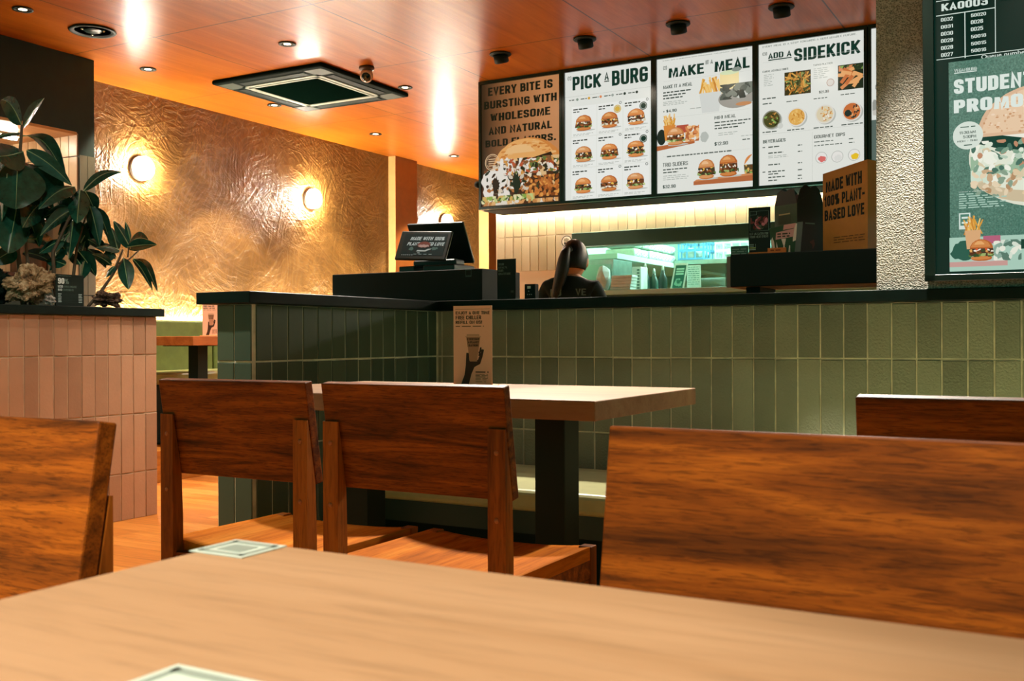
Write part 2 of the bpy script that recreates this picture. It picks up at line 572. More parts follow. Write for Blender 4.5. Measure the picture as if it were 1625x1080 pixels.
class Art:
    """flat print on a plane: a point (x, z) of the plane y = y0 seen from -Y; each layer stands 0.3 mm proud of the last"""
    def __init__(s, y, glow=0):
        s.y, s.glow, s.b, s.mats, s.n, s.clip = y, glow, MB(), [], 0, None

    def _m(s, c):
        m_ = ink(c, s.glow) if isinstance(c, str) else c
        if m_ not in s.mats:
            s.mats.append(m_)
        return s.mats.index(m_)

    def lay(s):
        s.n += 1
        return s.y - .00004 * s.n

    def poly(s, pts, c, y=None):
        yy = s.lay() if y is None else y
        if s.clip:
            pts = [(min(max(p[0], s.clip[0]), s.clip[1]), p[1]) for p in pts]
        area = sum(pts[i][0] * pts[(i + 1) % len(pts)][1] - pts[(i + 1) % len(pts)][0] * pts[i][1] for i in range(len(pts)))
        if area < 0:
            pts = pts[::-1]
        s.b.add([(p[0], yy, p[1]) for p in pts], [list(range(len(pts)))], s._m(c))
        return yy

    def rect(s, x0, z0, x1, z1, c, y=None):
        return s.poly([(x0, z0), (x1, z0), (x1, z1), (x0, z1)], c, y)

    def ell(s, cx, cz, rx, rz, c, a0=0, a1=360, n=28, wob=0, y=None, seed=0):
        rnd = random.Random(seed)
        full = abs(a1 - a0) >= 360
        pts = []
        for k in range(n if full else n + 1):
            a = math.radians(a0 + (a1 - a0) * k / n)
            w = 1 + (rnd.uniform(-wob, wob) if wob else 0)
            pts.append((cx + rx * w * math.cos(a), cz + rz * w * math.sin(a)))
        return s.poly(pts, c, y)

    def ring(s, cx, cz, r, w, c, n=28):
        yy = s.lay()
        vs, fs = [], []
        for k in range(n):
            a = 2 * math.pi * k / n
            vs += [(cx + r * math.cos(a), yy, cz + r * math.sin(a)), (cx + (r - w) * math.cos(a), yy, cz + (r - w) * math.sin(a))]
        for k in range(n):
            a, b_ = 2 * k, 2 * ((k + 1) % n)
            fs.append((a, a + 1, b_ + 1, b_))
        s.b.add(vs, fs, s._m(c))

    def line(s, x0, z0, x1, z1, w, c):
        d = Vector((x1 - x0, z1 - z0)).normalized() * w / 2
        s.poly([(x0 - d.y, z0 + d.x), (x0 + d.y, z0 - d.x), (x1 + d.y, z1 - d.x), (x1 - d.y, z1 + d.x)], c)

    def text(s, t, x0, z0, x1, z1, c, bold=.02, shear=0):
        """lettering stretched to a box"""
        if any(ch.islower() for ch in t):
            vs, fs = text_geo(t, bold, shear)
        else:
            key = (t, 'stroke', bold)
            if key not in _tx:
                _tx[key] = stroke_text(t, .085 + 2.6 * bold)
            vs, fs = _tx[key]
        yy = s.lay()
        s.b.add([(x0 + (a + shear * b * .25) * (x1 - x0), yy, z0 + b * (z1 - z0)) for a, b in vs], fs, s._m(c))

    def tpx(s, t, bl, tr, c, bold=.02, plane=None, shear=0):
        p = at(*bl, y=plane or s.y)
        q = at(*tr, y=plane or s.y)
        s.text(t, p.x, p.z, q.x, q.z, c, bold, shear)

    def fine(s, x0, z0, x1, h, c, rnd):
        """a line of print too small to read: broken dashes"""
        x = x0
        yy = s.lay()
        while x < x1:
            w = min(rnd.uniform(.012, .035), x1 - x)
            s.rect(x, z0, x + w, z0 + h, c, yy)
            x += w + .006

    def blobs(s, x0, z0, x1, z1, cols, n, r, rnd, ratio=1.0):
        for _ in range(n):
            a = rnd.uniform(0, 3.14)
            cx, cz = rnd.uniform(x0, x1), rnd.uniform(z0, z1)
            L, W = r * rnd.uniform(.7, 1.4), r * rnd.uniform(.4, .8) / ratio
            pts = []
            for k in range(9):
                t = 2 * math.pi * k / 9
                px_, pz_ = L * math.cos(t) * rnd.uniform(.8, 1.1), W * math.sin(t) * rnd.uniform(.8, 1.1)
                qx, qz = cx + px_ * math.cos(a) - pz_ * math.sin(a), cz + px_ * math.sin(a) + pz_ * math.cos(a)
                pts.append((min(max(qx, x0), x1), min(max(qz, z0), z1)))
            s.poly(pts, rnd.choice(cols))

    def sticks(s, x0, z0, x1, z1, cols, n, L, W, rnd, lean=(60, 120)):
        for _ in range(n):
            a = math.radians(rnd.uniform(*lean))
            cx, cz = rnd.uniform(x0, x1), rnd.uniform(z0, z1)
            s.line(cx - L / 2 * math.cos(a), cz - L / 2 * math.sin(a), cx + L / 2 * math.cos(a), cz + L / 2 * math.sin(a), W, rnd.choice(cols))

    def burger(s, cx, z0, w, h, rnd, pal=None):
        bun, bun2, bun3 = pal or rnd.choice([('c9743a', 'dd9150', 'eeb277'), ('b9652e', 'd08446', 'e6a868'), ('c47a44', 'd99a62', 'ecbc8c')])
        s.ell(cx + w * .12, z0 + h * .03, w * .54, h * .05, 'bfc2ba')
        s.ell(cx, z0 + h * .14, w * .42, h * .13, bun, wob=.04, seed=rnd.random())
        s.ell(cx - w * .04, z0 + h * .15, w * .38, h * .08, bun2, wob=.05, seed=rnd.random())
        top = .60 + rnd.uniform(-.04, .04)
        g = rnd.choice([('8fa65a', 'c2cf8e', '4e6b35'), ('5a7a3c', '9fb06a', '2f4a26'), ('d8d0b4', 'f0ead8', '9a8a6a')])
        s.poly([(cx - w * (.42 + rnd.uniform(0, .1)), z0 + h * .24), (cx + w * (.42 + rnd.uniform(0, .1)), z0 + h * .22), (cx + w * .45, z0 + h * top), (cx - w * .45, z0 + h * top)], rnd.choice(['6a3c20', '8a4f2a', '4a3424']))
        s.blobs(cx - w * .52, z0 + h * .2, cx + w * .52, z0 + h * .36, list(g), 12, w * .09, rnd)
        s.blobs(cx - w * .46, z0 + h * .32, cx + w * .46, z0 + h * .5, ['5a2f18', '7a4322', '9a5c30', '3a2216'], 14, w * .08, rnd)
        s.blobs(cx - w * .47, z0 + h * .42, cx + w * .47, z0 + h * (top + .03), [rnd.choice(['f0e6d0', 'e8b850', 'd9552f']), '3c4a2a', 'e0a85c', '2c241c', 'f2ead8'], 13, w * .075, rnd)
        s.ell(cx, z0 + h * top, w * .45, h * (1 - top), bun, 0, 180, wob=.02, seed=rnd.random())
        s.ell(cx - w * .03, z0 + h * (top + .06), w * .37, h * (.9 - top), bun2, 0, 180, wob=.03, seed=rnd.random())
        s.ell(cx - w * .08, z0 + h * (top + .14), w * .20, h * (.78 - top), bun3, 10, 170, wob=.05, seed=rnd.random())

    def bowl(s, cx, cz, r, cols, rnd, rim='e2e0d8'):
        s.ell(cx + r * .12, cz - r * .12, r * 1.02, r * .98, 'b9bcb4')
        s.ell(cx, cz, r, r, rim)
        s.ell(cx, cz, r * .86, r * .86, cols[0])
        for _ in range(26):
            a, d = rnd.uniform(0, 6.28), r * .72 * math.sqrt(rnd.random())
            x, z = cx + d * math.cos(a), cz + d * math.sin(a)
            t = rnd.uniform(0, 3.14)
            s.line(x - r * .16 * math.cos(t), z - r * .16 * math.sin(t), x + r * .16 * math.cos(t), z + r * .16 * math.sin(t), r * .13, rnd.choice(cols))

    def fries(s, cx, z0, w, h, rnd, box='d9a05a'):
        s.sticks(cx - w * .38, z0 + h * .55, cx + w * .38, z0 + h * .85, ['e9b25a', 'd99a3a', 'f2c877', 'c98430'], 26, h * .45, w * .075, rnd)
        s.poly([(cx - w * .36, z0), (cx + w * .36, z0), (cx + w * .48, z0 + h * .6), (cx - w * .48, z0 + h * .6)], box)

    def build(s, name, parent):
        return s.b.build(name, s.mats, parent)


# ------------------------------------------------------------------ the setting
WX = -6.0            # textured wall on the left
YC, YK, YB = 3.70, 7.57, 10.6


def box_struct(name, a, b, mat, bev=0):
    return struct(MB().box(a, b, 0, bev).build(name, mat))


# floor: orange planks running along X
def floor_mat():
    t = NT('floor_planks')
    v = t.coords((1, 1, 1))
    br = t.n('TexBrick', Scale=1.0, Mortar_Size=.0012, Brick_Width=1.3, Row_Height=.14)
    br.inputs['Color1'].default_value = (.15, .15, .15, 1)
    br.inputs['Color2'].default_value = (.85, .85, .85, 1)
    br.inputs['Mortar'].default_value = (0, 0, 0, 1)
    t.l(v, br.inputs['Vector'])
    g = t.noise(t.coords((1.3, 16, 1)), 2.2, 6, .6, 1.2)
    k = t.mix(br.outputs['Color'], g, .62)
    col = t.ramp(k, [(.2, '9a5218'), (.48, 'c9772a'), (.75, 'e09a48')])
    seam = t.mix(col, (.06, .025, .008), br.outputs['Fac'])
    t.set(seam, .38, .4)
    t.bump(g, .05, .004)
    return t.m


box_struct('floor', (-7.2, -2.2, -.1), (3.2, 11.4, 0), floor_mat())


# ceiling: glossy timber panels with shadow gaps
def ceiling_mat():
    t = NT('ceiling_panels')
    tc = t.n('TexCoord')
    sep = t.n('SeparateXYZ')
    t.l(tc.outputs['Object'], sep.inputs[0])

    def lines(out, first, step, w):
        a = t.math('SUBTRACT', out, first)
        f = t.math('WRAP', t.math('DIVIDE', a, step), 0)
        nd = f.node
        nd.inputs[1].default_value = 1.0
        nd.inputs[2].default_value = 0.0
        return t.math('LESS_THAN', f, w / step)
    gx = lines(sep.outputs['X'], -4.832, 1.2, .009)
    gy = lines(sep.outputs['Y'], 4.285, 1.215, .009)
    gap = t.math('MAXIMUM', gx, gy)
    v = t.coords((14, 1.1, 1), rot=(0, 0, 0))
    big = t.noise(v, .55, 6, .6, 1.5)
    fine = t.noise(t.coords((90, 3, 1)), 1.2, 5, .6)
    k = t.math('ADD', t.math('MULTIPLY', big, .7), t.math('MULTIPLY', fine, .3))
    col = t.ramp(k, [(.3, '82410b'), (.5, '9a520f'), (.7, 'ad651d')])
    t.set(t.mix(col, (.05, .018, .005), gap), .29, .17)
    t.bump(t.math('ADD', fine, t.math('MULTIPLY', big, 2.0)), .06, .004)
    return t.m


box_struct('ceiling', (-7.2, -2.2, CEIL), (3.2, 11.4, CEIL + .1), ceiling_mat())


# left wall: trowelled metallic plaster
def plaster_mat():
    t = NT('trowelled_gold_plaster')
    v = t.coords((1, 1, 1))
    wob = t.noise(v, 1.1, 3)
    mp = t.n('Mapping')
    t.l(t.coords(), mp.inputs['Vector'])
    wn = t.n('TexNoise', Scale=1.3, Detail=2.0)
    t.l(v, wn.inputs['Vector'])
    wsub = t.n('VectorMath', _operation='MULTIPLY_ADD')
    t.l(wn.outputs['Color'], wsub.inputs[0])
    wsub.inputs[1].default_value = (.0, .55, .55)
    t.l(v, wsub.inputs[2])
    h = None
    for k, ang in enumerate((.55, -.75, 1.35, -.15)):
        mk = t.n('Mapping', _vector_type='TEXTURE')
        mk.inputs['Rotation'].default_value = (ang, 0, 0)
        mk.inputs['Scale'].default_value = (1, 1 / 3.5, 1 / 34)
        mk.inputs['Location'].default_value = (0, k * 3.1, k * 1.7)
        t.l(wsub.outputs[0], mk.inputs['Vector'])
        f = t.noise(mk.outputs[0], 1.0, 3, .55, .5)
        f = t.math('POWER', f, 3.0)
        mo = t.n('Mapping')
        mo.inputs['Location'].default_value = (k * 5.3, k * 2.2, k * 7.1)
        t.l(v, mo.inputs['Vector'])
        mask = t.math('SMOOTH_MIN', t.math('MULTIPLY', t.math('POWER', t.noise(mo.outputs[0], 2.2, 2), 3.0), 7.0), 1.0)
        f = t.math('MULTIPLY', f, mask)
        h = f if h is None else t.math('ADD', h, f)
    h = t.math('MULTIPLY', h, 1.6)
    fine = t.noise(v, 55, 5, .6)
    h2 = t.math('ADD', h, t.math('MULTIPLY', fine, .10))
    col = t.ramp(t.math('ADD', t.math('MULTIPLY', h, .45), t.math('MULTIPLY', wob, .6)), [(.25, '553913'), (.5, '6b4a1c'), (.75, '805c2a')])
    t.set(col, .5, .3, .0)
    t.bump(h2, .6, .02)
    return t.m


PLASTER = plaster_mat()
box_struct('wall_left', (WX - .15, 4.45, 0), (WX, 11.0, CEIL), PLASTER)
box_struct('wall_back', (-6.0, 10.85, 0), (-4.3, 11.0, CEIL), PLASTER)
BROWNP = plain('brown_plaster', '8a4c18', .5, .4, grain=.1)


def pilaster(name, y0, y1, x1):
    b = MB()
    b.box((WX, y0, 0), (x1, y1, CEIL), 0)
    o = b.build(name, [BROWNP, CREAM])
    o.data.polygons[2].material_index = 1  # face towards the wall lamp is paler, its light put into the colour
    return struct(o)


pilaster('trim_1', 8.228, 8.60, -5.915)
pilaster('trim_2', 9.95, 10.3, -5.87)

# dark wall with a lit serving niche at the far left
DARKW = plain('dark_green_wall', '0d231a', .55, .35, grain=.2)
DX = -5.57
b = MB()
b.box((-7.0, 1.6, 0), (DX, 4.45, 1.25))
b.box((-7.0, 1.6, 2.218), (DX, 4.45, CEIL))
b.box((-7.0, 4.333, 1.25), (DX, 4.45, 2.218))
b.box((-7.0, 1.6, 1.25), (-6.5, 4.333, 2.218))
struct(b.build('wall_niche', DARKW))
TILEN = attr_tile('niche_glazed_tiles', 'a58463', 'c9ab86', .35, 60, .15)
TILED = attr_tile('dark_edge_tiles', '4c4a3a', '6a6350', .35, 60, .15)
b = MB()
rnd = random.Random(3)
for r in range(4):                                   # end wall of the niche, facing -Y
    for c in range(11):
        b.box((DX - .005 - .08 * c, 4.322, 2.07 - .297 * r), (DX - .005 - .08 * c - .074, 4.333, min(2.21, 2.07 - .297 * r + .291)), 0, 0, rnd.random())
for r in range(4):                                   # narrow tiled edge, facing the room
    for c in range(1):
        b.box((DX, 4.336 + .059 * c, 2.075 - .297 * r - .291), (DX + .008, 4.336 + .055, 2.075 - .297 * r), 1, 0, rnd.random())
        b.box((DX, 4.336 + .059, 2.075 - .297 * r - .291), (DX + .008, 4.45, 2.075 - .297 * r), 1, 0, rnd.random())
struct(b.build('trim_3', [TILEN, TILED]))
NICHEW = wood('niche_soffit_wood', 'a8703c', 'c08850', 'cf9c66', 'Y', .8, .4, .4, .3, .03, 5)
struct(MB().box((-6.5, 1.6, 2.2), (DX - .002, 4.322, 2.2175)).build('trim_4', NICHEW))
CREAMW = plain('cream_wall', 'd8c8a8', .7, .3)
struct(MB().box((-6.5, 1.6, 1.25), (-6.485, 4.322, 2.2)).build('trim_5', CREAMW))
struct(MB().box((-6.48, 1.6, 1.25), (DX - .002, 4.322, 1.275), 0, .004).build('trim_6', plain('pale_ledge', 'd8cdb8', .4, .4)))
# lit tube under the niche soffit
LEDW = plain('led_diffuser_warm', 'ffffff', .5, .2, 0, 'fff0d6', 130)
nl = empty('strip_light', (-5.9, 3.4, 2.2), 'slim lit tube under the wooden soffit of the serving niche', 'light')
MB().box((-5.925, 2.4, 2.185), (-5.875, 4.15, 2.2), 0, .004).build('housing', WHITE, nl)
MB().tube([(-5.9, 2.42, 2.178), (-5.9, 4.13, 2.178)], .014).build('tube', LEDW, nl)
# what stands in the niche
rackw = wood('rack_wood', '3a1c0c', '54290f', '6a3818', 'Z', 1, .5, .35, .4, .05, 8)
rk = empty('wooden_rack', (-5.95, 4.2, 1.275), 'dark brown wooden rack at the end of the lit niche behind the plants', 'rack')
for y in (3.72, 4.22):
    MB().box((-6.1, y, 1.275), (-5.78, y + .035, 2.02), 0, .003).build('upright', rackw, rk)
for z in (1.30, 1.62, 1.985):
    MB().box((-6.09, 3.755, z), (-5.79, 4.22, z + .025)).build('shelf', rackw, rk)
cols = ['5a1e14', '2c3a24', '7a4a1c', '46120e']
for k in range(4):
    y = 3.82 + .105 * k
    bo = MB().lathe([(.032, 0), (.034, .01), (.034, .15), (.022, .185), (.013, .2), (.013, .245)], (-5.92, y, 1.645), n=20)
    t = bo.build('bottle', plain('bottle_glass_%d' % k, cols[k], .15, .6))
    tag(t, ['dark red bottle at the left end of the niche rack shelf', 'dark green bottle second from left on the niche rack shelf',
            'amber bottle third from left on the niche rack shelf', 'deep red bottle at the right end of the niche rack shelf'][k], 'bottle', 'bottles on the niche rack')
    MB().lathe([(.015, .243), (.015, .27), (.0, .27)], (-5.92, y, 1.645), n=16).build('cap', BLACKM, t)


# ------------------------------------------------------------------ tiled half walls
TILEG = attr_tile('green_grey_tiles', '6c7260', '8c907a', .5, 120, .55)
TILEG2 = attr_tile('green_smooth_tiles', '36463a', '4c5a48', .38, 30, .12)
TILEP = attr_tile('pink_clay_tiles', '9a7052', 'ba8c6a', .6, 70, .2)
ROWS = [(.0, .230), (.236, .526), (.532, .823), (.829, 1.018)]


def tile_face(b, axis, plane, a0, a1, out, first, mi, rnd, rows=ROWS, pitch=.08, gap=.006, th=.0045, jit=.0012):
    """tiles on the plane axis=plane, from a0 to a1 along the other horizontal axis; out = direction the face looks"""
    k0 = math.floor((a0 - first) / pitch)
    a = first + k0 * pitch
    while a < a1:
        lo, hi = max(a + gap / 2, a0), min(a + pitch - gap / 2, a1)
        if hi - lo > .012:
            for z0, z1 in rows:
                t = th + rnd.uniform(-jit, jit)
                c = .0018
                dz = rnd.uniform(-.002, .002)
                zz0, zz1 = z0, z1 + min(dz, 0)
                P = [(lo, zz0), (hi, zz0), (hi, zz1), (lo, zz1)]
                Q = [(lo + c, zz0 + c), (hi - c, zz0 + c), (hi - c, zz1 - c), (lo + c, zz1 - c)]
                tl = [rnd.uniform(-.0008, .0008) for _ in range(2)]

                def pt(p, d):
                    w = plane + out * d
                    return (w, p[0], p[1]) if axis == 'x' else (p[0], w, p[1])
                vs = [pt(p, 0) for p in P] + [pt(p, t - c) for p in P] + [pt(p, t + tl[0] * (1 if i in (0, 3) else -1) + tl[1] * (1 if i < 2 else -1)) for i, p in enumerate(Q)]
                fs = []
                for r in (0, 4):
                    for i in range(4):
                        j = (i + 1) % 4
                        fs.append((r + i, r + j, r + j + 4, r + i + 4))
                fs.append((8, 9, 10, 11))
                flip = (axis == 'y') == (out > 0)
                if flip:
                    fs = [f[::-1] for f in fs]
                b.add(vs, fs, mi, False, rnd.random())
        a += pitch


rnd = random.Random(11)
# service counter: front run, facing the diners
ct = empty('service_counter', (-.5, YC, 0), 'long service counter clad in grey green upright tiles under a black top', 'counter')
b = MB()
b.box((-3.45, YC + .012, 0), (3.0, YC + .14, 1.02), 0)
b.build('core', GROUTG, ct)
b = MB()
tile_face(b, 'y', YC + .012, -2.444, 2.9, -1, -2.105, 0, rnd)
b.build('tiles', TILEG, ct)
b = MB()
b.box((-3.5, YC - .045, 1.021), (3.0, YC + .62, 1.062), 0, .003)
b.build('countertop', BLACKCAP, ct)
MB().box((-3.45, YC + .5, 0), (3.0, YC + .58, 1.02)).build('back_panel', BLACKM, ct)

# wing wall at the left end of the counter
wg = empty('tiled_wing_wall', (-2.52, 3.1, 0), 'short dark green tiled half wall running out from the counter beside the aisle', 'half wall')
b = MB()
b.box((-2.60, 2.575, 0), (-2.452, YC + .01, 1.02))
b.build('core', GROUTG, wg)
b = MB()
tile_face(b, 'x', -2.452, 2.60, YC + .0, 1, 2.60, 0, rnd)
tile_face(b, 'y', 2.575, -2.60, -2.44, -1, -2.60, 0, rnd)
b.build('tiles', TILEG2, wg)
b = MB()
b.box((-2.65, 2.525, 1.021), (-2.405, YC - .046, 1.0615), 0, .003)
b.build('cap', BLACKCAP, wg)

# clay pink planter wall on the left
pk = empty('tiled_planter_wall', (-4.35, 2.6, 0), 'clay pink tiled half wall with a black top carrying the plants', 'half wall')
b = MB()
b.box((-4.75, .9, 0), (-4.205, 3.735, 1.02))
b.build('core', GROUT, pk)
b = MB()
tile_face(b, 'x', -4.205, .9, 3.735, 1, 3.66, 0, rnd, pitch=.0762)
b.build('tiles', TILEP, pk)
b = MB()
b.box((-4.79, .85, 1.021), (-4.175, 3.765, 1.062), 0, .003)
b.build('cap', BLACKCAP, pk)


# ------------------------------------------------------------------ kitchen wall, hatch and what shows through it
TILEK = attr_tile('kitchen_tiles', 'a4966e', 'bcae88', .3, 50, .12)
KX0 = -4.394
b = MB()
b.box((KX0, YK, 0), (-3.66, YK + .1, CEIL), 0)
b.box((-3.66, YK, 1.655), (3.0, YK + .1, CEIL), 0)
b.box((-3.66, YK, 0), (3.0, YK + .1, 1.17), 0)
wk = struct(b.build('wall_kitchen', CREAMW))
b = MB()
rnd = random.Random(5)
for lo, hi in ((KX0, -3.66),):
    tile_face(b, 'y', YK, lo, hi, -1, KX0 + .012, 0, rnd, rows=[(1.466, 1.752)], th=.006, jit=.0006)
tile_face(b, 'y', YK, KX0, 3.0, -1, KX0 + .012, 0, rnd, rows=[(1.758, 2.05)], th=.006, jit=.0006)
struct(b.build('trim_7', TILEK))
# bulkhead that carries the menu boards
struct(MB().box((-3.715, 6.215, 1.80), (3.0, 6.5, CEIL)).build('trim_8', BLACKM))
# light bar along the top of the tiles
lb = empty('strip_light', (-1.0, YK - .03, 2.0), 'long white light bar washing down the kitchen tiles below the menu boards', 'light')
MB().box((KX0, YK - .06, 2.005), (2.9, YK - .007, 2.05), 0, .004).build('housing', WHITE, lb)
MB().box((KX0 + .01, YK - .052, 1.995), (2.88, YK - .02, 2.0045)).build('diffuser', plain('led_diffuser_neutral', 'ffffff', .5, .2, 0, 'fff4e2', 150), lb)

# steel hood front over the hatch
hd = empty('hatch_hood', (-1.2, YK - .03, 1.7), 'dark steel fascia across the top of the kitchen hatch', 'hood')
MB().box((-3.655, YK - .05, 1.648), (2.9, YK - .008, 1.756), 0, .003).build('fascia', DSTEEL, hd)
MB().box((-3.655, YK - .045, 1.64), (2.9, YK + .1, 1.6475)).build('edge_strip', STEEL, hd)

# round emblem sticker beside the hatch
es = Art(YK - .008)
p = at(900, 383, y=YK)
es.rect(p.x - .053, p.z - .05, p.x + .053, p.z + .056, 'b9ad92')
es.ell(p.x, p.z, .048, .048, '23281c')
es.ell(p.x, p.z, .041, .041, 'ddd6c0')
es.ell(p.x - .004, p.z + .012, .024, .016, '8d8a72', wob=.2, seed=1)
es.ell(p.x - .016, p.z - .016, .009, .013, '23281c')
es.ell(p.x + .017, p.z - .014, .008, .012, '23281c')
tag(es.build('wall_sticker', None), 'pale square sticker with a round black emblem beside the kitchen hatch', 'sticker')

# kitchen behind the hatch
COOLW = plain('kitchen_white_panel', 'b4d0c2', .45, .4)
box_struct('wall_kitchen_back', (-4.5, 11.2, 0), (1.0, 11.3, CEIL), COOLW)
box_struct('wall_kitchen_left', (-4.3, YK + .1, 0), (-4.2, 11.2, CEIL), COOLW)
for k, (x, y) in enumerate(((-2.9, 9.0), (-1.4, 9.3))):
    o = empty('tube_light', (x, y, CEIL), ['cool white tube light on the kitchen ceiling at the left', 'cool white tube light on the kitchen ceiling at the right'][k], 'light', 'kitchen tube lights')
    MB().box((x - .04, y - .6, CEIL - .04), (x + .04, y + .6, CEIL), 0, .004).build('housing', WHITE, o)
    MB().tube([(x, y - .58, CEIL - .06), (x, y + .58, CEIL - .06)], .016).build('tube', plain('tube_glow', 'ffffff', .5, .2, 0, 'c2fff0', 650), o)

wt = empty('steel_worktable', (-2.2, 8.25, 0), 'white edged steel pass counter behind the kitchen hatch', 'counter')
MB().box((-4.15, YK + .11, 1.255), (-1.0, 8.7, 1.295), 0, .004).build('top', COOLW, wt)
for x in (-4.0, -1.1):
    MB().box((x - .025, 8.55, 0), (x + .025, 8.6, 1.255)).build('leg', STEEL, wt)
MB().box((-4.1, 8.62, .2), (-1.05, 8.65, 1.25)).build('back_panel', STEEL, wt)

sh = empty('steel_shelf', (-3.8, 9.4, 1.57), 'long white steel shelf along the kitchen wall stacked with white packets', 'shelf')
MB().box((-4.19, 8.0, 1.575), (-3.46, 11.1, 1.622), 0, .004).build('board', COOLW, sh)
for y in (8.4, 10.6):
    MB().prism([(-4.19, 1.574), (-3.55, 1.574), (-4.19, 1.40)], 'y', y, y + .02).build('bracket', STEEL, sh)
pkm = plain('packet_paper', 'c9e0d2', .6, .3, grain=.12)
pin = plain('packet_print', '3e5a50', .6, .3)
rnd = random.Random(21)
pack0 = None
n = 0
for r in range(2):
    for k in range(6):
        y = 8.46 + .18 * k
        z = 1.623 + .084 * r
        lab = ['nearest', 'second', 'third', 'fourth', 'fifth', 'farthest'][k] + (' white packet in the lower layer on the kitchen shelf' if r == 0 else ' white packet in the upper layer on the kitchen shelf')
        if pack0 is None:
            pack0 = empty('paper_packet', (-3.55, y, z), lab, 'packet', 'white packets on the kitchen shelf')
            MB().box((-3.78, y, z), (-3.49, y + .165, z + .08), 0, .022).build('wrapper', pkm, pack0)
            b2 = MB()
            for j in range(5):
                yy = y + .02 + .028 * j
                b2.box((-3.4898, yy, z + .02 + .012 * (j % 3)), (-3.4885, yy + .018, z + .027 + .012 * (j % 3)))
            b2.build('print', pin, pack0)
        else:
            dup(pack0, (-3.55 + rnd.uniform(-.012, .012), y, z + .001), lab)


def crate(name, x0, y0, z0, w, d, h, mat, label):
    o = empty(name, (x0, y0, z0), label, 'crate')
    b = MB()
    t = .008
    b.box((x0, y0, z0), (x0 + w, y0 + d, z0 + t))
    for zz in (z0, z0 + h * .45, z0 + h - .025):
        b.box((x0, y0, zz), (x0 + w, y0 + t, zz + .025))
        b.box((x0, y0 + d - t, zz), (x0 + w, y0 + d, zz + .025))
        b.box((x0, y0, zz), (x0 + t, y0 + d, zz + .025))
        b.box((x0 + w - t, y0, zz), (x0 + w, y0 + d, zz + .025))
    nx, ny = max(2, round(w / .09)), max(2, round(d / .09))
    for k in range(nx + 1):
        x = x0 + (w - .014) * k / nx
        b.box((x, y0 - .002, z0), (x + .014, y0 + t, z0 + h))
        b.box((x, y0 + d - t, z0), (x + .014, y0 + d, z0 + h))
    for k in range(ny + 1):
        y = y0 + (d - .014) * k / ny
        b.box((x0 + w - t, y, z0), (x0 + w + .002, y + .014, z0 + h))
        b.box((x0, y, z0), (x0 + t, y + .014, z0 + h))
    b.build('basket', mat, o)
    bb = MB()
    for k in range(4):
        bb.ball((x0 + w * .5, y0 + d * (.16 + .22 * k), z0 + h * .34), (w * .38, d * .11, h * .3), 0, 2, .08, k)
    bb.build('contents', pkm, o)
    return o


s2 = empty('steel_shelf', (-3.1, 9.9, 1.6), 'dark edged shelf carrying the blue and white crates in the kitchen', 'shelf')
MB().box((-3.455, 9.35, 1.60), (-2.2, 10.9, 1.645), 0, .004).build('board', STEEL, s2)
for x in (-3.42, -2.26):
    MB().box((x, 10.84, 0), (x + .04, 10.88, 1.60)).build('post', STEEL, s2)
    MB().box((x, 9.38, 0), (x + .04, 9.42, 1.60)).build('post', STEEL, s2)
crate('plastic_crate', -3.44, 9.42, 1.646, .26, .36, .19, plain('blue_plastic', '4f8fb0', .4, .5), 'blue slatted plastic crate on the kitchen shelf')
crate('plastic_crate', -3.14, 9.62, 1.646, .42, 1.1, .19, plain('white_crate_plastic', 'c2dcd0', .4, .5), 'white slatted plastic crate right of the blue crate')
# cabinet and things on the pass
cb = empty('steel_cabinet', (-3.85, 8.0, 1.296), 'plain steel cabinet standing left on the pass counter', 'cabinet')
MB().box((-4.15, 7.85, 1.296), (-3.43, 8.25, 1.56), 0, .004).build('body', STEEL, cb)
MB().box((-3.94, 7.842, 1.31), (-3.45, 7.849, 1.52), 0, .002).build('door', plain('cabinet_door', '8fb5a6', .35, .5, .5), cb)


def sheaf(name, u0, u1, v0, v1, y, label, cat, mats, tilt=0, th=.004, art=None):
    """a card standing on the pass counter, from photo columns u0..u1 at depth y"""
    p, q = at(u0, v1, y=y), at(u1, v0, y=y)
    z0 = 1.296
    o = empty(name, ((p.x + q.x) / 2, y, z0), label, cat)
    MB().prism([(p.x, z0), (q.x, z0), (q.x + tilt, q.z), (p.x + tilt, q.z)], 'y', y, y + th).build('card', mats[0], o)
    a = Art(y - .0005)
    if art:
        art(a, p.x, z0, q.x, q.z, tilt)
        a.build('print', o)
    return o


def poster1(a, x0, z0, x1, z1, t):
    def X(fx, fz):
        return x0 + (x1 - x0) * fx + t * fz, z0 + (z1 - z0) * fz
    a.poly([X(.12, .08), X(.9, .08), X(.9, .92), X(.12, .92)], '1d5a4a')
    for k in range(3):
        a.poly([X(.22, .58 + .09 * k), X(.8, .58 + .09 * k), X(.8, .64 + .09 * k), X(.22, .64 + .09 * k)], 'a8cfc0')
    c = X(.5, .3)
    a.ell(c[0], c[1], .03, .035, '7fb09c', wob=.25, seed=2)
    a.ell(c[0] + .005, c[1] + .01, .018, .018, '2c6a58', wob=.3, seed=3)


def poster2(a, x0, z0, x1, z1, t):
    r = random.Random(4)
    for k in range(9):
        z = z1 - .02 - .018 * k
        a.fine(x0 + .012, z, x1 - .012, .006, '5f8f80', r)


sheaf('menu_card', 1063, 1084, 417, 458, 8.2, 'tilted dark green leaflet in a white border behind the hatch', 'leaflet', [PAPER], .045, .004, poster1)
sheaf('order_sheet', 1090, 1112, 420, 458, 8.32, 'white printed sheet standing right of the dark green leaflet', 'sheet', [PAPER], 0, .004, poster2)


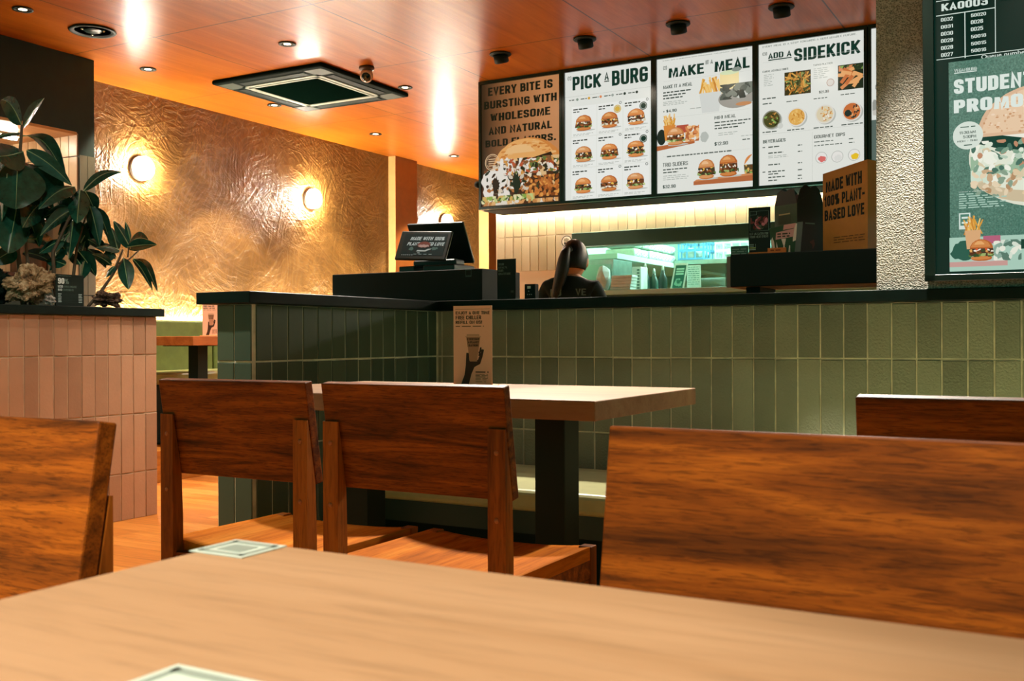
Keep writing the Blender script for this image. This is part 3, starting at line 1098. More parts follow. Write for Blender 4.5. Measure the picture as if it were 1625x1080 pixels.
def pouch(x, y, z, w, d, h, label, seed, crumple=.13):
    b = MB()
    b.ball((x, y, z + h * .5), (w / 2, d / 2, h / 2), 0, 2, crumple * .6, seed)
    o = b.build('paper_bag', PAPER)
    zs = min(v.co.z for v in o.data.vertices)
    for v in o.data.vertices:
        v.co.z = z + (v.co.z - zs)
    return tag(o, label, 'bag', 'white bags on the pass counter')


pb = at(957, 430, y=7.755)
pouch(pb.x, 7.755, 1.296, .12, .11, .21, 'crumpled white paper bag beside the head of the person', 3, .2)
xa, xb = at(968, 450, y=7.71).x, at(1000, 450, y=7.71).x
tb = empty('paper_tray_stack', (xa + .08, 7.77, 1.296), 'stack of white paper trays beside the crumpled bag', 'tray')
for k in range(5):
    MB().box((xa + .003 * k, 7.71, 1.296 + .024 * k), (xb + .004 * k, 7.835, 1.3185 + .024 * k), 0, .005).build('tray', PAPER, tb)
xa, xb = at(1003, 450, y=8.0).x, at(1017, 450, y=8.0).x
rb = empty('paper_rack', ((xa + xb) / 2, 8.05, 1.296), 'white upright holder with printed edge right of the paper trays', 'holder')
MB().box((xa, 8.0, 1.296), (xb, 8.15, 1.50), 0, .004).build('body', PAPER, rb)
a = Art(7.9995)
for k in range(7):
    a.rect(xb - .035, 1.315 + .025 * k, xb - .012, 1.328 + .025 * k, '4a6a5e')
a.build('print', rb)
bxp = [at(u, 450, y=yq).x for u, yq in ((1024, 8.2), (1038, 8.28), (1052, 8.2))]
for k, (x, y, h, c, lab) in enumerate(((bxp[0], 8.2, .2, '1a3a30', 'dark tall sauce bottle right of the white holder'), (bxp[1], 8.28, .16, '2a4a3e', 'short dark sauce bottle next to the tall one on the pass'),
                                       (bxp[2], 8.2, .18, '16302a', 'dark squeeze bottle nearest the tilted leaflet on the pass'))):
    o = MB().lathe([(.034, 0), (.036, .01), (.036, h * .6), (.02, h * .8), (.013, h)], (x, y, 1.296), n=20).build('sauce_bottle', plain('sauce_%d' % k, c, .3, .5))
    tag(o, lab, 'bottle', 'sauce bottles on the pass')
    MB().lathe([(.014, h), (.012, h + .02), (.004, h + .045)], (x, y, 1.296), n=16).build('nozzle', PAPER, o)


# ------------------------------------------------------------------ menu boards
YM = 6.17
Z0, Z1 = 1.821, 2.676
BX = [(-3.696, -3.083), (-3.044, -2.427), (-2.390, -1.770), (-1.733, -1.119), (-1.078, -.46)]
GLOW = .92
INKD = '12352a'
BOARD_L = ['tan picture board with a huge burger at the left end of the menu boards', 'white lit menu board headed PICK A BURG with nine burgers',
           'white lit menu board headed MAKE IT A MEAL', 'white lit menu board headed ADD A SIDEKICK', 'white menu board mostly hidden behind the stucco column']


def board(i):
    x0, x1 = BX[i]
    o = empty('menu_board', ((x0 + x1) / 2, YM + .02, Z0), BOARD_L[i], 'menu board', 'menu boards over the kitchen counter')
    f = .018
    b = MB()
    b.box((x0 - f, YM + .004, Z0 - f), (x1 + f, YM + .044, Z1 + f + .004), 0)
    for q in ((x0 - f, x0), (x1, x1 + f)):
        b.box((q[0], YM - .012, Z0 - f), (q[1], YM + .004, Z1 + f + .004))
    b.box((x0, YM - .012, Z0 - f), (x1, YM + .004, Z0))
    b.box((x0, YM - .012, Z1), (x1, YM + .004, Z1 + f + .004))
    b.build('frame', plain('board_frame', '0a2a20', .25, .5), o)
    art = Art(YM + .003, GLOW if i else .8)
    art.clip = (x0, x1)
    return o, art, x0, x1


rnd = random.Random(31)
# 1: the picture board
o, a, x0, x1 = board(0)
W, H = x1 - x0, Z1 - Z0


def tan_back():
    t = NT('tan_poster_gradient')
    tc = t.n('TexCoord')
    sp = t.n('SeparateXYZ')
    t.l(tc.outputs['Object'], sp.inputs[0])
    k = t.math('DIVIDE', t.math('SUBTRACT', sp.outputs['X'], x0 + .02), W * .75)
    col = t.ramp(k, [(0, '3a2a18'), (.5, 'a36a3e'), (1, 'c98a58')])  # dark at the left edge, tan towards the right
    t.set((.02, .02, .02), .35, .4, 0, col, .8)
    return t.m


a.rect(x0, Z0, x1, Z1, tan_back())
for s, bl, tr in (('EVERY BITE IS', (774, 154.4), (876.7, 124.4)), ('BURSTING WITH', (767.8, 175.6), (883.3, 144.4)), ('WHOLESOME', (777.8, 194.4), (872.9, 167.8)),
                  ('AND NATURAL', (774.9, 216), (875.6, 188.9)), ('BOLD FLAVORS.', (770, 235.6), (882, 208.9))):
    a.tpx(s, bl, tr, '141c10', .042, YM)
cx, cz = x0 + W * .59, Z0
a.ell(cx, cz + H * .26, W * .46, H * .27, 'd98a42', 0, 180, wob=.01)
a.ell(cx - .02, cz + H * .30, W * .40, H * .225, 'efb067', 0, 180, wob=.015)
for k in range(90):
    t_ = math.radians(rnd.uniform(8, 172))
    q_ = rnd.uniform(.72, .98)
    a.ell(cx + W * .43 * q_ * math.cos(t_), cz + H * .27 + H * .25 * q_ * math.sin(t_), rnd.uniform(.006, .022), rnd.uniform(.003, .008), rnd.choice(['cf7f38', 'e39a50', 'f2bd7a', 'd98c42']), n=10)
a.ell(cx - .06, cz + H * .40, W * .20, H * .08, 'f4c486', 10, 170, wob=.05)
a.poly([(x0 + W * .2, cz + H * .30), (cx + W * .30, cz + H * .40), (x1 - .01, cz + H * .27), (x1 - .01, cz + H * .2), (x0 + W * .2, cz + H * .24)], '33200f')
a.poly([(x0, Z0), (x1, Z0), (x1, Z0 + H * .30), (cx + W * .1, Z0 + H * .37), (cx - W * .3, Z0 + H * .34), (x0 + W * .12, Z0 + H * .26), (x0, Z0 + H * .16)], '4a2c18')
a.blobs(x0 + W * .2, Z0 + H * .12, x1 - .004, Z0 + H * .37, ['8a4a20', 'c97a38', 'f0dfc0', '2a2c18', '5a3418', 'e8c088', 'b0522a', '3c4426'], 90, .035, rnd)
a.blobs(x0 + W * .56, Z0 + H * .05, x1 - .004, Z0 + H * .22, ['d9853a', 'e8a04e', 'b8642a', 'c97838', '8a4a1e'], 110, .016, rnd)
for fx, fz, fw, fh in ((.14, .20, .14, .10), (.30, .20, .09, .17), (.34, .30, .10, .08), (.62, .30, .14, .06), (.10, .12, .07, .10)):
    a.ell(x0 + W * fx, Z0 + H * fz, W * fw, H * fh, 'f2ebe0', wob=.15, seed=fx)
a.blobs(x0 + W * .04, Z0 + H * .10, x0 + W * .62, Z0 + H * .36, ['d8cbb6', '3a2414', 'f6f0e6', '7a4420', '24301a', 'e6d6bc', 'b8743c'], 95, .017, rnd)
a.blobs(x0 + W * .30, Z0 + H * .24, x1 - .006, Z0 + H * .37, ['f2ebe0', '2a2c18', 'd99a4a', '6a7a3a', '8a5a34', 'e8dccb', 'c05a34'], 90, .018, rnd)
a.ell(x0 + W * .47, Z0 + H * .17, W * .05, H * .08, '1a2a18', wob=.2, seed=9)
a.ell(x0 + W * .2, Z0 + H * .17, W * .05, H * .06, '2a1c10', wob=.25, seed=8)
a.blobs(x0 + .004, Z0 + H * .02, x1 - W * .3, Z0 + H * .08, ['8fae4a', 'c9d488', '4a6a2a', 'e8e2b0', 'd9b060'], 60, .022, rnd)
a.blobs(x0 + .004, Z0 + .003, x1 - .004, Z0 + H * .035, ['e0a060', 'e8b878', 'c98848', 'e8e0d0'], 40, .022, rnd)
a.ring(x0 + W * .16, Z0 + H * .355, .058, .005, 'e8c8a0')
a.ring(x0 + W * .16, Z0 + H * .355, .047, .003, 'e8c8a0')
for k in range(4):
    a.rect(x0 + W * .16 - .03, Z0 + H * .355 - .026 + .015 * k, x0 + W * .16 + .03, Z0 + H * .355 - .02 + .015 * k, 'e8c8a0')
a.build('panel', o)

# 2: nine burgers
o, a, x0, x1 = board(1)
a.rect(x0, Z0, x1, Z1, 'e4e6de')
a.tpx('(1)', (900.8, 128.3), (906.4, 120.6), INKD, .01, YM)
a.tpx('PICK', (908.3, 144.2), (954.2, 115), INKD, .035, YM)
a.tpx('A', (958.9, 127.5), (966, 112.8), INKD, .02, YM)
p, q = at(958.5, 130, y=YM), at(966.5, 128.4, y=YM)
a.rect(p.x, p.z, q.x, p.z + .006, INKD)
a.tpx('BURG', (970.8, 136.7), (1027.8, 104.4), INKD, .035, YM)
W = x1 - x0
zt = Z1 - .215
a.rect(x0, zt + .05, x1, zt + .0515, 'b5b8b0')
for k in range(6):
    a.fine(x0 + .03 + .085 * k, zt + .025, x0 + .075 + .085 * k, .006, '3c4a40', rnd)
    a.ell(x0 + .09 + .085 * k, zt + .028, .009, .009, ['8a9a8a', 'd9a23a', 'e08a5a', 'a0a8a0', '2a3a30', '2a3a30'][k])
for r in range(3):
    for c in range(3):
        gx, gz = x0 + .055 + .187 * c, Z1 - .235 - .208 * r
        a.rect(gx - .006, gz - .198, gx + .174, gz + .002, 'eceee8')
        if r < 3:
            a.fine(gx + .004, gz - .022, gx + .11, .008, '2a352e', rnd)
            a.fine(gx + .004, gz - .038, gx + .05, .007, '2a352e', rnd)
        a.fine(gx + .004, gz - .185, gx + .15, .004, 'b8bcb4', rnd)
        a.fine(gx + .004, gz - .193, gx + .12, .004, 'b8bcb4', rnd)
        a.burger(gx + .082, gz - .165, .128, .105, rnd)
        if c:
            a.ring(gx + .160, gz - .008, .009, .003, '2a3a30')
for gx, gz, cc in ((x0 + .055 + .187 + .145, Z1 - .285, 'd9b24a'), (x0 + .055 + .374 + .138, Z1 - .285, '16352a'), (x0 + .055 + .374 + .138, Z1 - .495, '16352a')):
    a.ell(gx, gz, .026, .026, cc)
    a.ring(gx, gz, .021, .003, 'cfd6c8')
a.build('panel', o)

# 3: make it a meal
o, a, x0, x1 = board(2)
a.rect(x0, Z0, x1, Z1, 'e4e6de')
a.tpx('EVERY BITE IS BURSTING WITH WHOLESOME AND NATURAL BOLD FLAVOR.', (1051.5, 97.5), (1186.8, 76.5), '5a6a60', .0, YM)
a.tpx('(2)', (1052, 111.3), (1058, 104), INKD, .01, YM)
a.tpx('MAKE', (1060.6, 125), (1116.8, 97.5), INKD, .035, YM)
a.tpx('IT A', (1119.7, 102.2), (1131, 93.7), INKD, .015, YM)
a.tpx('MEAL', (1133.7, 115.7), (1189.4, 86.7), INKD, .035, YM)
a.tpx('MAKE IT A MEAL', (1052, 141.6), (1098.2, 129.4), INKD, .02, YM)
a.tpx('+ $4.90', (1052, 179.2), (1073.5, 171.7), INKD, .02, YM)
a.tpx('MINI MEAL', (1133.7, 189.8), (1167.4, 180), '3a4a40', .012, YM)
a.tpx('$12.90', (1133.7, 231.3), (1155, 223), INKD, .012, YM)
a.tpx('TRIO SLIDERS', (1051.5, 265), (1091.4, 255.1), '2a3a30', .012, YM)
a.tpx('$32.90', (1051.5, 299.2), (1072, 292), INKD, .018, YM)


def bx(u, v):
    p = at(u, v, y=YM)
    return p.x, p.z


for u, v, L, h in ((1052, 148.5, .19, .008), (1052, 153.2, .15, .008), (1052, 157.8, .13, .008), (1052, 163, .12, .004), (1052, 165.6, .16, .004), (1052, 168, .14, .004),
                   (1095, 173, .08, .005), (1168, 150, .09, .006), (1134, 195.5, .23, .007), (1134, 200.5, .19, .007), (1134, 205, .15, .007), (1140, 212, .12, .004), (1140, 215, .10, .004),
                   (1176, 216, .07, .004), (1178, 222, .05, .006), (1058, 249.5, .42, .008), (1052, 270.5, .16, .007), (1052, 275, .10, .007), (1052, 280, .15, .004), (1052, 283, .17, .004), (1052, 286, .16, .004)):
    a.fine(*bx(u, v), bx(u, v)[0] + L, h, '3c4a42' if h > .005 else 'a8aea6', rnd)
for v in (108, 129, 187, 248):
    x, z = bx(1052, v)
    a.rect(x, z - .004, x1 - .02, z - .003, 'c2c5bd')
x, z = bx(1130, 175)
a.rect(x + .05, z + .06, x + .17, z + .222, 'f0dca0')
a.ell(x + .11, z + .222, .06, .014, 'd5e2b8')
a.ell(x + .155, z + .236, .03, .014, '8a958a')
a.fries(x - .01, z - .01, .15, .205, rnd, 'd5d8d2')
a.ell(x + .155, z + .06, .115, .062, 'a09c92')
a.blobs(x + .05, z + .055, x + .26, z + .15, ['3c443c', '565e54', '2a322c', '7a8074', 'c9ccc4'], 30, .03, rnd)
a.ell(x + .20, z + .02, .05, .012, 'c58a5a')
x, z = bx(1042, 240)
x = max(x, x0)
a.poly([(x0, z), (x0 + .25, z + .028), (x0 + .25, z + .045), (x0, z + .03)], 'b5673a')
a.ell(x0 + .03, z + .085, .03, .05, '1c2a22')
a.fries(x0 + .085, z + .06, .085, .16, rnd, 'd98a3c')
a.rect(x0 + .13, z + .10, x0 + .21, z + .15, 'b5523c')
a.burger(x0 + .125, z + .025, .125, .115, rnd)
a.blobs(x0 + .19, z + .04, x0 + .28, z + .14, ['d98a52', 'e8a868', 'b5673a', 'f0c08a'], 34, .02, rnd)
a.ell(x0 + .315, z + .06, .026, .032, 'b9beb6', wob=.1)
x, z = bx(1101, 294)
a.poly([(x, z), (x1, z), (x1, z + .035), (x, z + .022)], 'b5693e')
a.poly([(x, z + .022), (x1, z + .035), (x1, z + .047), (x + .02, z + .034)], 'd08a58')
a.burger(x + .085, z + .03, .115, .125, rnd)
a.burger(x + .225, z + .035, .125, .135, rnd)
a.ell(x1 - .002, z + .10, .05, .06, 'd98a4a', 90, 180)
a.poly([(x1 - .05, z + .045), (x1, z + .045), (x1, z + .10), (x1 - .055, z + .10)], '5a4a2c')
a.blobs(x1 - .05, z + .045, x1 - .002, z + .10, ['8fae5a', 'e0b060', '6a3c20'], 10, .012, rnd)
a.build('panel', o)

# 4: add a sidekick
o, a, x0, x1 = board(3)
a.rect(x0, Z0, x1, Z1, 'e4e6de')
a.tpx('EVERY MEAL IS A STEP TOWARDS A SUSTAINABLE FUTURE.', (1210, 76.3), (1359.2, 51.7), '5a6a60', .0, YM)
a.tpx('(3)', (1210, 88.7), (1217, 82.3), INKD, .01, YM)
a.tpx('ADD A', (1218.7, 93.7), (1256, 78.4), INKD, .03, YM)
p, q = at(1219, 96.5, y=YM), at(1256, 91.2, y=YM)
a.rect(p.x, p.z, q.x, p.z + .006, INKD)
a.tpx('SIDEKICK', (1260, 98.3), (1365.7, 62), INKD, .035, YM)
a.tpx('CARNE ASADAS FRIES', (1210, 115.7), (1250.8, 106.9), INKD, .015, YM)
a.tpx('TAPAS PLATTER', (1290.5, 104.8), (1320.8, 98), INKD, .005, YM)
a.tpx('$21.90', (1299.6, 148.3), (1315, 141.9), '2a3a30', .012, YM)
a.tpx('BEVERAGES', (1210.7, 228), (1246.4, 218.3), INKD, .018, YM)
a.tpx('GOURMET DIPS', (1291.8, 220), (1341, 209.8), '2a3a30', .012, YM)
for u, v, L, h in [(1212, 120 + 2.8 * k, [.06, .05, .06, .04, .05, .04, .06][k], .004) for k in range(7)] + [(1291, 110 + 3 * k, [.09, .08, .09, .07, .06, .08][k], .004) for k in range(6)] + [
        (1210, 158, .08, .007), (1210, 166, .06, .006), (1248, 162, .07, .005), (1291, 157.5, .08, .005), (1334, 151, .08, .005), (1210, 211, .09, .006), (1249, 207.5, .10, .006), (1291, 204, .11, .006), (1335, 199, .12, .006),
        (1219, 234.5, .07, .007), (1219, 244, .09, .007), (1219, 248.5, .11, .004), (1219, 251, .12, .004), (1219, 262.5, .07, .007), (1219, 273.5, .10, .007), (1219, 277.2, .06, .006), (1219, 282.5, .10, .007), (1219, 287.5, .06, .007),
        (1266, 231, .025, .006), (1266, 241, .025, .006), (1266, 259, .025, .006), (1266, 270, .025, .006), (1266, 279, .025, .006), (1266, 284, .025, .006),
        (1210, 235, .02, .006), (1210, 274, .02, .006), (1292, 226, .11, .005), (1292, 232, .16, .005), (1347, 221, .03, .006), (1347, 227, .03, .006)]:
    a.fine(*bx(u, v), bx(u, v)[0] + L, h, '4a564e' if h > .0045 else 'b0b6ae', rnd)
for v in (100, 214):
    x, z = bx(1210, v)
    a.rect(x, z, x1 - .02, z + .0015, 'c2c5bd')
x, z = bx(1289, 290)
a.rect(x, z, x + .0015, z + .30, 'c2c5bd')


def pic(u0, v0, u1, v1, back, cols, n, r):
    p, q = bx(u0, v1), bx(u1, v0)
    a.rect(p[0], p[1], q[0], q[1], back)
    return p, q


p, q = pic(1245, 110, 1286.6, 152, '3a3418', 0, 0, 0)
a.sticks(p[0] + .02, p[1] + .02, q[0] - .02, q[1] - .02, ['c98a3a', 'e0a850', '6a5a2a', '8fa05a', 'a86a2c', '3c4a22'], 110, .045, .008, rnd, (0, 180))
p, q = pic(1330, 99, 1370.5, 144, '1e2a1a', 0, 0, 0)
a.blobs(p[0] + .005, p[1] + .11, q[0] - .005, q[1] - .005, ['5a6a3a', 'd98a5a', '2a3a22', '8fae5a'], 30, .02, rnd)
a.sticks(p[0] + .02, p[1] + .02, q[0] - .03, p[1] + .12, ['d98a52', 'e8a86a', 'c9703a'], 16, .06, .02, rnd, (-40, 60))
a.ell(*bx(1318, 131), .022, .022, 'b08a78')
a.ell(*bx(1318, 131), .019, .019, 'dcd6cc')
for (u, v), cols in (((1225, 190), ['4a4a22', '7a5a2a', 'c9944a', '2a2c14', '8fae5a']), ((1264.6, 185.7), ['e0ac58', 'f0c878', 'c98a38', 'e8b868']),
                     ((1309.4, 181.3), ['dcd0b0', 'e8c080', 'c98a48', 'f0e8d8']), ((1352.2, 176.9), ['c9703a', 'e09a5a', '2a3430', 'e8b078'])):
    x, z = bx(u, v)
    a.bowl(x, z, .056, cols, rnd, '8a8a78' if u < 1230 else 'e0dcd2')
a.ell(*bx(1239, 200), .017, .017, 'd0d2ca')
x, z = bx(1346, 180)
a.ell(x, z, .018, .02, '22302a')
for (u, v), c in (((1304, 250.5), 'd9706a'), ((1329.4, 248.7), 'dcdcd6'), ((1356, 246), 'e8c02a')):
    x, z = bx(u, v)
    a.ell(x, z, .034, .034, 'b2b6ae')
    a.ell(x, z, .031, .031, 'e8e6e0')
    a.ell(x + .004, z - .008, .022, .017, c, wob=.15, seed=u)
a.build('panel', o)

# 5: mostly hidden
o, a, x0, x1 = board(4)
a.rect(x0, Z0, x1, Z1, 'e4e6de')
a.rect(x0 + .024, Z1 - .19, x0 + .30, Z1 - .06, INKD)
a.blobs(x0 + .004, Z1 - .50, x0 + .3, Z1 - .24, ['c9c6bc', '9a9c94', '3c443c', 'd9b8a0', 'e8e2d8'], 40, .04, rnd)
a.rect(x0, Z0, x0 + .3, Z0 + .33, '5a6a62')
a.build('panel', o)

# small black bracket by the first board
sb = empty('wall_speaker', (-3.745, 6.19, 1.98), 'tiny black wall speaker at the left edge of the tan picture board', 'speaker')
MB().ball((-3.742, 6.19, 1.985), (.022, .03, .026), 0, 2).build('body', BLACKM, sb)
MB().box((-3.737, 6.18, 1.97), (-3.713, 6.22, 2.0)).build('bracket', BLACKM, sb)


# ------------------------------------------------------------------ stucco column with the queue screen
def stucco_mat():
    t = NT('granular_stucco')
    v = t.coords()
    nd = t.n('TexVoronoi', Scale=190)
    t.l(v, nd.inputs['Vector'])
    f = t.noise(v, 110, 3, .6)
    k = t.math('ADD', t.math('MULTIPLY', nd.outputs['Distance'], .7), t.math('MULTIPLY', f, .5))
    t.set(t.ramp(k, [(.3, '62625a'), (.55, '9c9990'), (.8, 'b8b3aa')]), .8, .3)
    t.bump(k, .8, .006)
    return t.m


box_struct('wall_right', (-.628, YC - .02, 1.0625), (3.0, YC + .30, CEIL), stucco_mat())

YT = YC - .075
tv = empty('queue_screen', (-.1, YT + .05, 1.09), 'tall black framed queue number screen on the stucco column', 'screen')
a0 = math.radians(2.6)
X0, X1, ZB, ZT_ = -.466, .36, 1.086, 2.42
fr = MB()
fr.box((X0, YT, ZB), (X1, YT + .05, ZT_), 0, .004)
fr.box((X0, YT - .012, ZB), (X0 + .034, YT, ZT_), 0, .002)
fr.box((X1 - .034, YT - .012, ZB), (X1, YT, ZT_), 0, .002)
fr.box((X0, YT - .012, ZB), (X1, YT, ZB + .022), 0, .002)
fr.box((X0, YT - .012, ZT_ - .022), (X1, YT, ZT_), 0, .002)
tvf = fr.build('frame', plain('screen_frame', '06140f', .3, .5), tv)
rnd = random.Random(41)
TG = .95
a = Art(YT - .001, TG)
a.clip = (X0 + .034, X1 - .034)
a.rect(X0 + .034, ZB + .022, X1 - .034, ZT_ - .022, '04211a')
SW = 'd5e2d8'


def tx(u, v):
    p = at(u, v, y=YC - .045)
    return p.x, p.z


def tvt(s, bl, tr, c, bold=.02):
    (x_0, z_0), (x_1, z_1) = tx(*bl), tx(*tr)
    a.text(s, x_0, z_0, x_1, z_1, c, bold)


def tvl(p, q, w):
    a.line(*tx(*p), *tx(*q), w, SW)


xl, zl = tx(1490, 101.5)
xr = X1 - .05
zk = tx(1490, 34)[1]
zk2 = tx(1490, 11.6)[1]
x2 = tx(1581.5, 40)[0]
x3 = tx(1533.9, 60)[0]
a.rect(xl, zl, xr, zl + .0022, SW)
a.rect(xl, zk, x2, zk + .0028, SW)
a.rect(xl, zk2, x2, zk2 + .0022, SW)
a.rect(x2, zl, x2 + .0022, ZT_ - .05, SW)
a.rect(x3, zl - .004, x3 + .003, zk, SW)
tvt('KA0003', (1497.9, 26.2), (1570.6, 2.7), SW, .03)
for k, s in enumerate(('0032', '0031', '0030', '0029', '0028', '0027')):
    tvt(s, (1497.2, 42.2 + 10.9 * k), (1516, 33.8 + 10.9 * k), SW, .018)
for k, s in enumerate(('50020', '0026', '0025', '50018', '50015', '50016')):
    w = 1567.7 if len(s) == 5 else 1563
    tvt(s, (1543.9, 35.1 + 10.9 * k), (w, 26.4 + 10.9 * k), SW, .018)
tvt('0033', (1591.7, 7.3), (1611.5, -1.5), SW, .03)
x_0, z_0 = tx(1560, 101)
a.text('Queue number will not', x_0, z_0, x_0 + .205, z_0 + .016, SW, .01)
# the poster on the lower part
px0, pz1 = tx(1509, 108.5)
_, pz0 = tx(1512, 430.5)
px1 = X1 - .04
pz1 = zl - .012
TEAL = '4f7f6e'
a.rect(px0, pz0, px1, pz1, TEAL)


def teal_speck():
    t = NT('speckled_teal_picture')
    f = t.noise(t.coords(), 190, 3, .7)
    t.set((.02, .02, .02), .4, .3, 0, t.ramp(f, [(.3, '315f50'), (.6, '5c8c7a'), (.8, '86ab9a')]), .8)
    return t.m


a.rect(px0, tx(1512, 378)[1], px1, pz1 - .0, teal_speck())
tvt('VEGANBURG', (1517.7, 120.7), (1553, 111), SW, .01)
x_0, z_0 = tx(1517.7, 122.5)
a.rect(x_0, z_0, tx(1553, 117)[0], z_0 + .003, SW)
tvt('STUDENT', (1517.2, 157.3), (1641, 114), 'dfe9e0', .05)
# the big burger, then the lower headline in front of it
bxm, bzm = tx(1652, 235)
a.ell(bxm, bzm - .02, .205, .165, 'dfe0cc', 150, 400)
a.ell(bxm + .01, bzm - .075, .20, .10, 'cdbb9a', wob=.02, seed=2)
a.ell(bxm + .01, bzm - .05, .205, .085, 'e2e6d2', wob=.03, seed=3)
a.blobs(bxm - .20, bzm - .10, bxm + .1, bzm + .02, ['cfe0cc', '9ab89a', 'eef0e0', '5a7a68', 'd8c9a8'], 46, .028, rnd)
a.poly([(bxm - .21, bzm + .035), (bxm - .19, bzm + .065), (bxm + .1, bzm - .0), (bxm + .1, bzm - .03), (bxm - .12, bzm + .005)], '123c30')
a.poly([(bxm - .13, bzm + .05), (bxm + .1, bzm - .0), (bxm + .1, bzm + .05)], 'efeadb')
a.ell(bxm, bzm + .045, .182, .15, 'dcb694', 0, 180, wob=.01)
a.ell(bxm, bzm + .055, .165, .13, 'e8c8a6', 0, 180, wob=.015)
for k in range(260):
    t_, q_ = math.radians(rnd.uniform(3, 177)), math.sqrt(rnd.random())
    a.ell(bxm + .172 * q_ * math.cos(t_), bzm + .05 + .138 * q_ * math.sin(t_), rnd.uniform(.002, .006), rnd.uniform(.0015, .004), rnd.choice(['d2a680', 'f0d6ba', 'c9976e', 'e6c29e']), n=8)
a.blobs(bxm - .2, bzm - .15, bxm + .1, bzm - .06, ['c9a884', 'e6d2b2', 'b58e68', 'dfc7a2', '8aa08a'], 60, .012, rnd)
a.blobs(bxm - .2, bzm - .07, bxm + .1, bzm + .03, ['7fa088', 'dfe8d6', '4a7060', 'f0f0e2', 'b8cdb8', 'c08a6a'], 80, .012, rnd)
tvt('PROMOTION', (1517.9, 187.8), (1704, 142), 'dfe9e0', .05)
cxm, czm = tx(1539.4, 218.9)
a.ell(cxm, czm, .0445, .0445, 'd8e2d6')
tvt('11:30AM', (1526, 217.5), (1551.8, 210.5), INKD, .01)
tvt('5:30PM', (1532, 223.8), (1552.5, 217.3), INKD, .01)
tvt('MON - THU', (1523, 230.2), (1553.8, 224.3), INKD, .01)
a.fine(cxm - .022, czm + .026, cxm + .022, .003, '3a5a4c', rnd)
a.fine(cxm - .012, czm - .032, cxm + .012, .003, '3a5a4c', rnd)
tvt('TERMS & CONDITIONS', (1525, 307.5), (1570.3, 303.4), SW, .02)
for k, w in enumerate((.05, .085, .14, .085, .136, .115, .13)):
    x_, z_ = tx(1525, 311.5 + 3.5 * k)
    a.fine(x_, z_, x_ + w, .0035, 'a9c9b8', rnd)
x_, z_ = tx(1525, 365)
a.rect(x_, z_, x_ + .034, z_ + .052, SW)
a.rect(x_ + .004, z_ + .012, x_ + .030, z_ + .048, TEAL)
a.rect(x_ + .008, z_ + .018, x_ + .026, z_ + .024, SW)
a.rect(x_ + .008, z_ + .034, x_ + .026, z_ + .040, SW)
zs = tx(1512, 378)[1]
a.rect(px0, pz0, px1, zs, 'a9cbb9')
fx, fz = px0 + .01, pz0 + .02
a.rect(px0, fz - .006, px0 + .17, fz + .01, 'c79a92')
a.ell(fx + .03, fz + .045, .035, .03, '2a5a4a', wob=.15, seed=4)
a.fries(fx + .06, fz + .05, .05, .10, rnd, 'd9a878')
a.rect(fx + .09, fz + .065, fx + .14, fz + .09, 'b5607a')
a.burger(fx + .085, fz + .01, .075, .07, rnd)
a.blobs(fx + .12, fz + .01, fx + .2, fz + .075, ['d8e0d0', '8aa898', '5a7a6a', 'e8e8d8'], 26, .013, rnd)
x_, z_ = tx(1622, 390)
a.rect(x_, z_ - .01, x_ + .03, z_ + .02, '123c30')
pic_o = a.build('display', tv)
# the screen leans forward about its lower edge
piv = Vector((0, YT + .05, ZB))
Mt = Matrix.Translation(piv) @ Matrix.Rotation(a0, 4, 'X') @ Matrix.Translation(-piv)
for ob in (tvf, pic_o):
    for v in ob.data.vertices:
        v.co = Mt @ v.co
br_ = MB()
br_.box((-.2, YT + .05, 1.3), (.1, YC - .021, 1.34))
br_.build('bracket', BLACKM, tv)

# ------------------------------------------------------------------ fittings on the ceiling
GLOWD = plain('downlight_glow', 'ffffff', .4, .2, 0, 'ffdca8', 14)
REFL = plain('downlight_reflector', 'd8d2c4', .12, .6, 1)


def downlight(x, y, label, power):
    o = empty('recessed_downlight', (x, y, CEIL), label, 'ceiling light', 'recessed downlights')
    MB().lathe([(.030, -.001), (.048, -.001), (.053, -.004), (.053, -.007), (.040, -.007), (.036, -.003), (.030, -.002)], (x, y, CEIL), n=36).build('rim', BLACKM, o)
    MB().lathe([(.036, -.0035), (.030, -.003), (.022, -.0025)], (x, y, CEIL), n=28).build('reflector', REFL, o)
    MB().lathe([(.022, -.004), (0, -.005)], (x, y, CEIL), n=24).build('lens', GLOWD, o)
    if power:
        lamp('downlight_beam', 'SPOT', (x, y, CEIL - .02), power, (1, .88, .68), .03, 78 if power > 150 else 95, .3)
    return o


for x, y, p, lab in ((-5.035, 3.566, 25, 'round recessed downlight in the top left corner of the ceiling beside the big speaker'),
                     (-5.43, 4.764, 230, 'recessed downlight by the gold wall nearest the dark corner'),
                     (-4.238, 4.781, 100, 'recessed downlight above the near edge of the square air conditioner'),
                     (-5.43, 5.976, 230, 'recessed downlight between the air conditioner and the gold wall'),
                     (-4.243, 6.024, 55, 'bright recessed downlight right of the camera and air conditioner'),
                     (-5.43, 7.26, 230, 'recessed downlight by the gold wall before the pilaster'),
                     (-5.423, 8.52, 230, 'farthest recessed downlight by the gold wall beyond the pilaster')):
    downlight(x, y, lab, p)

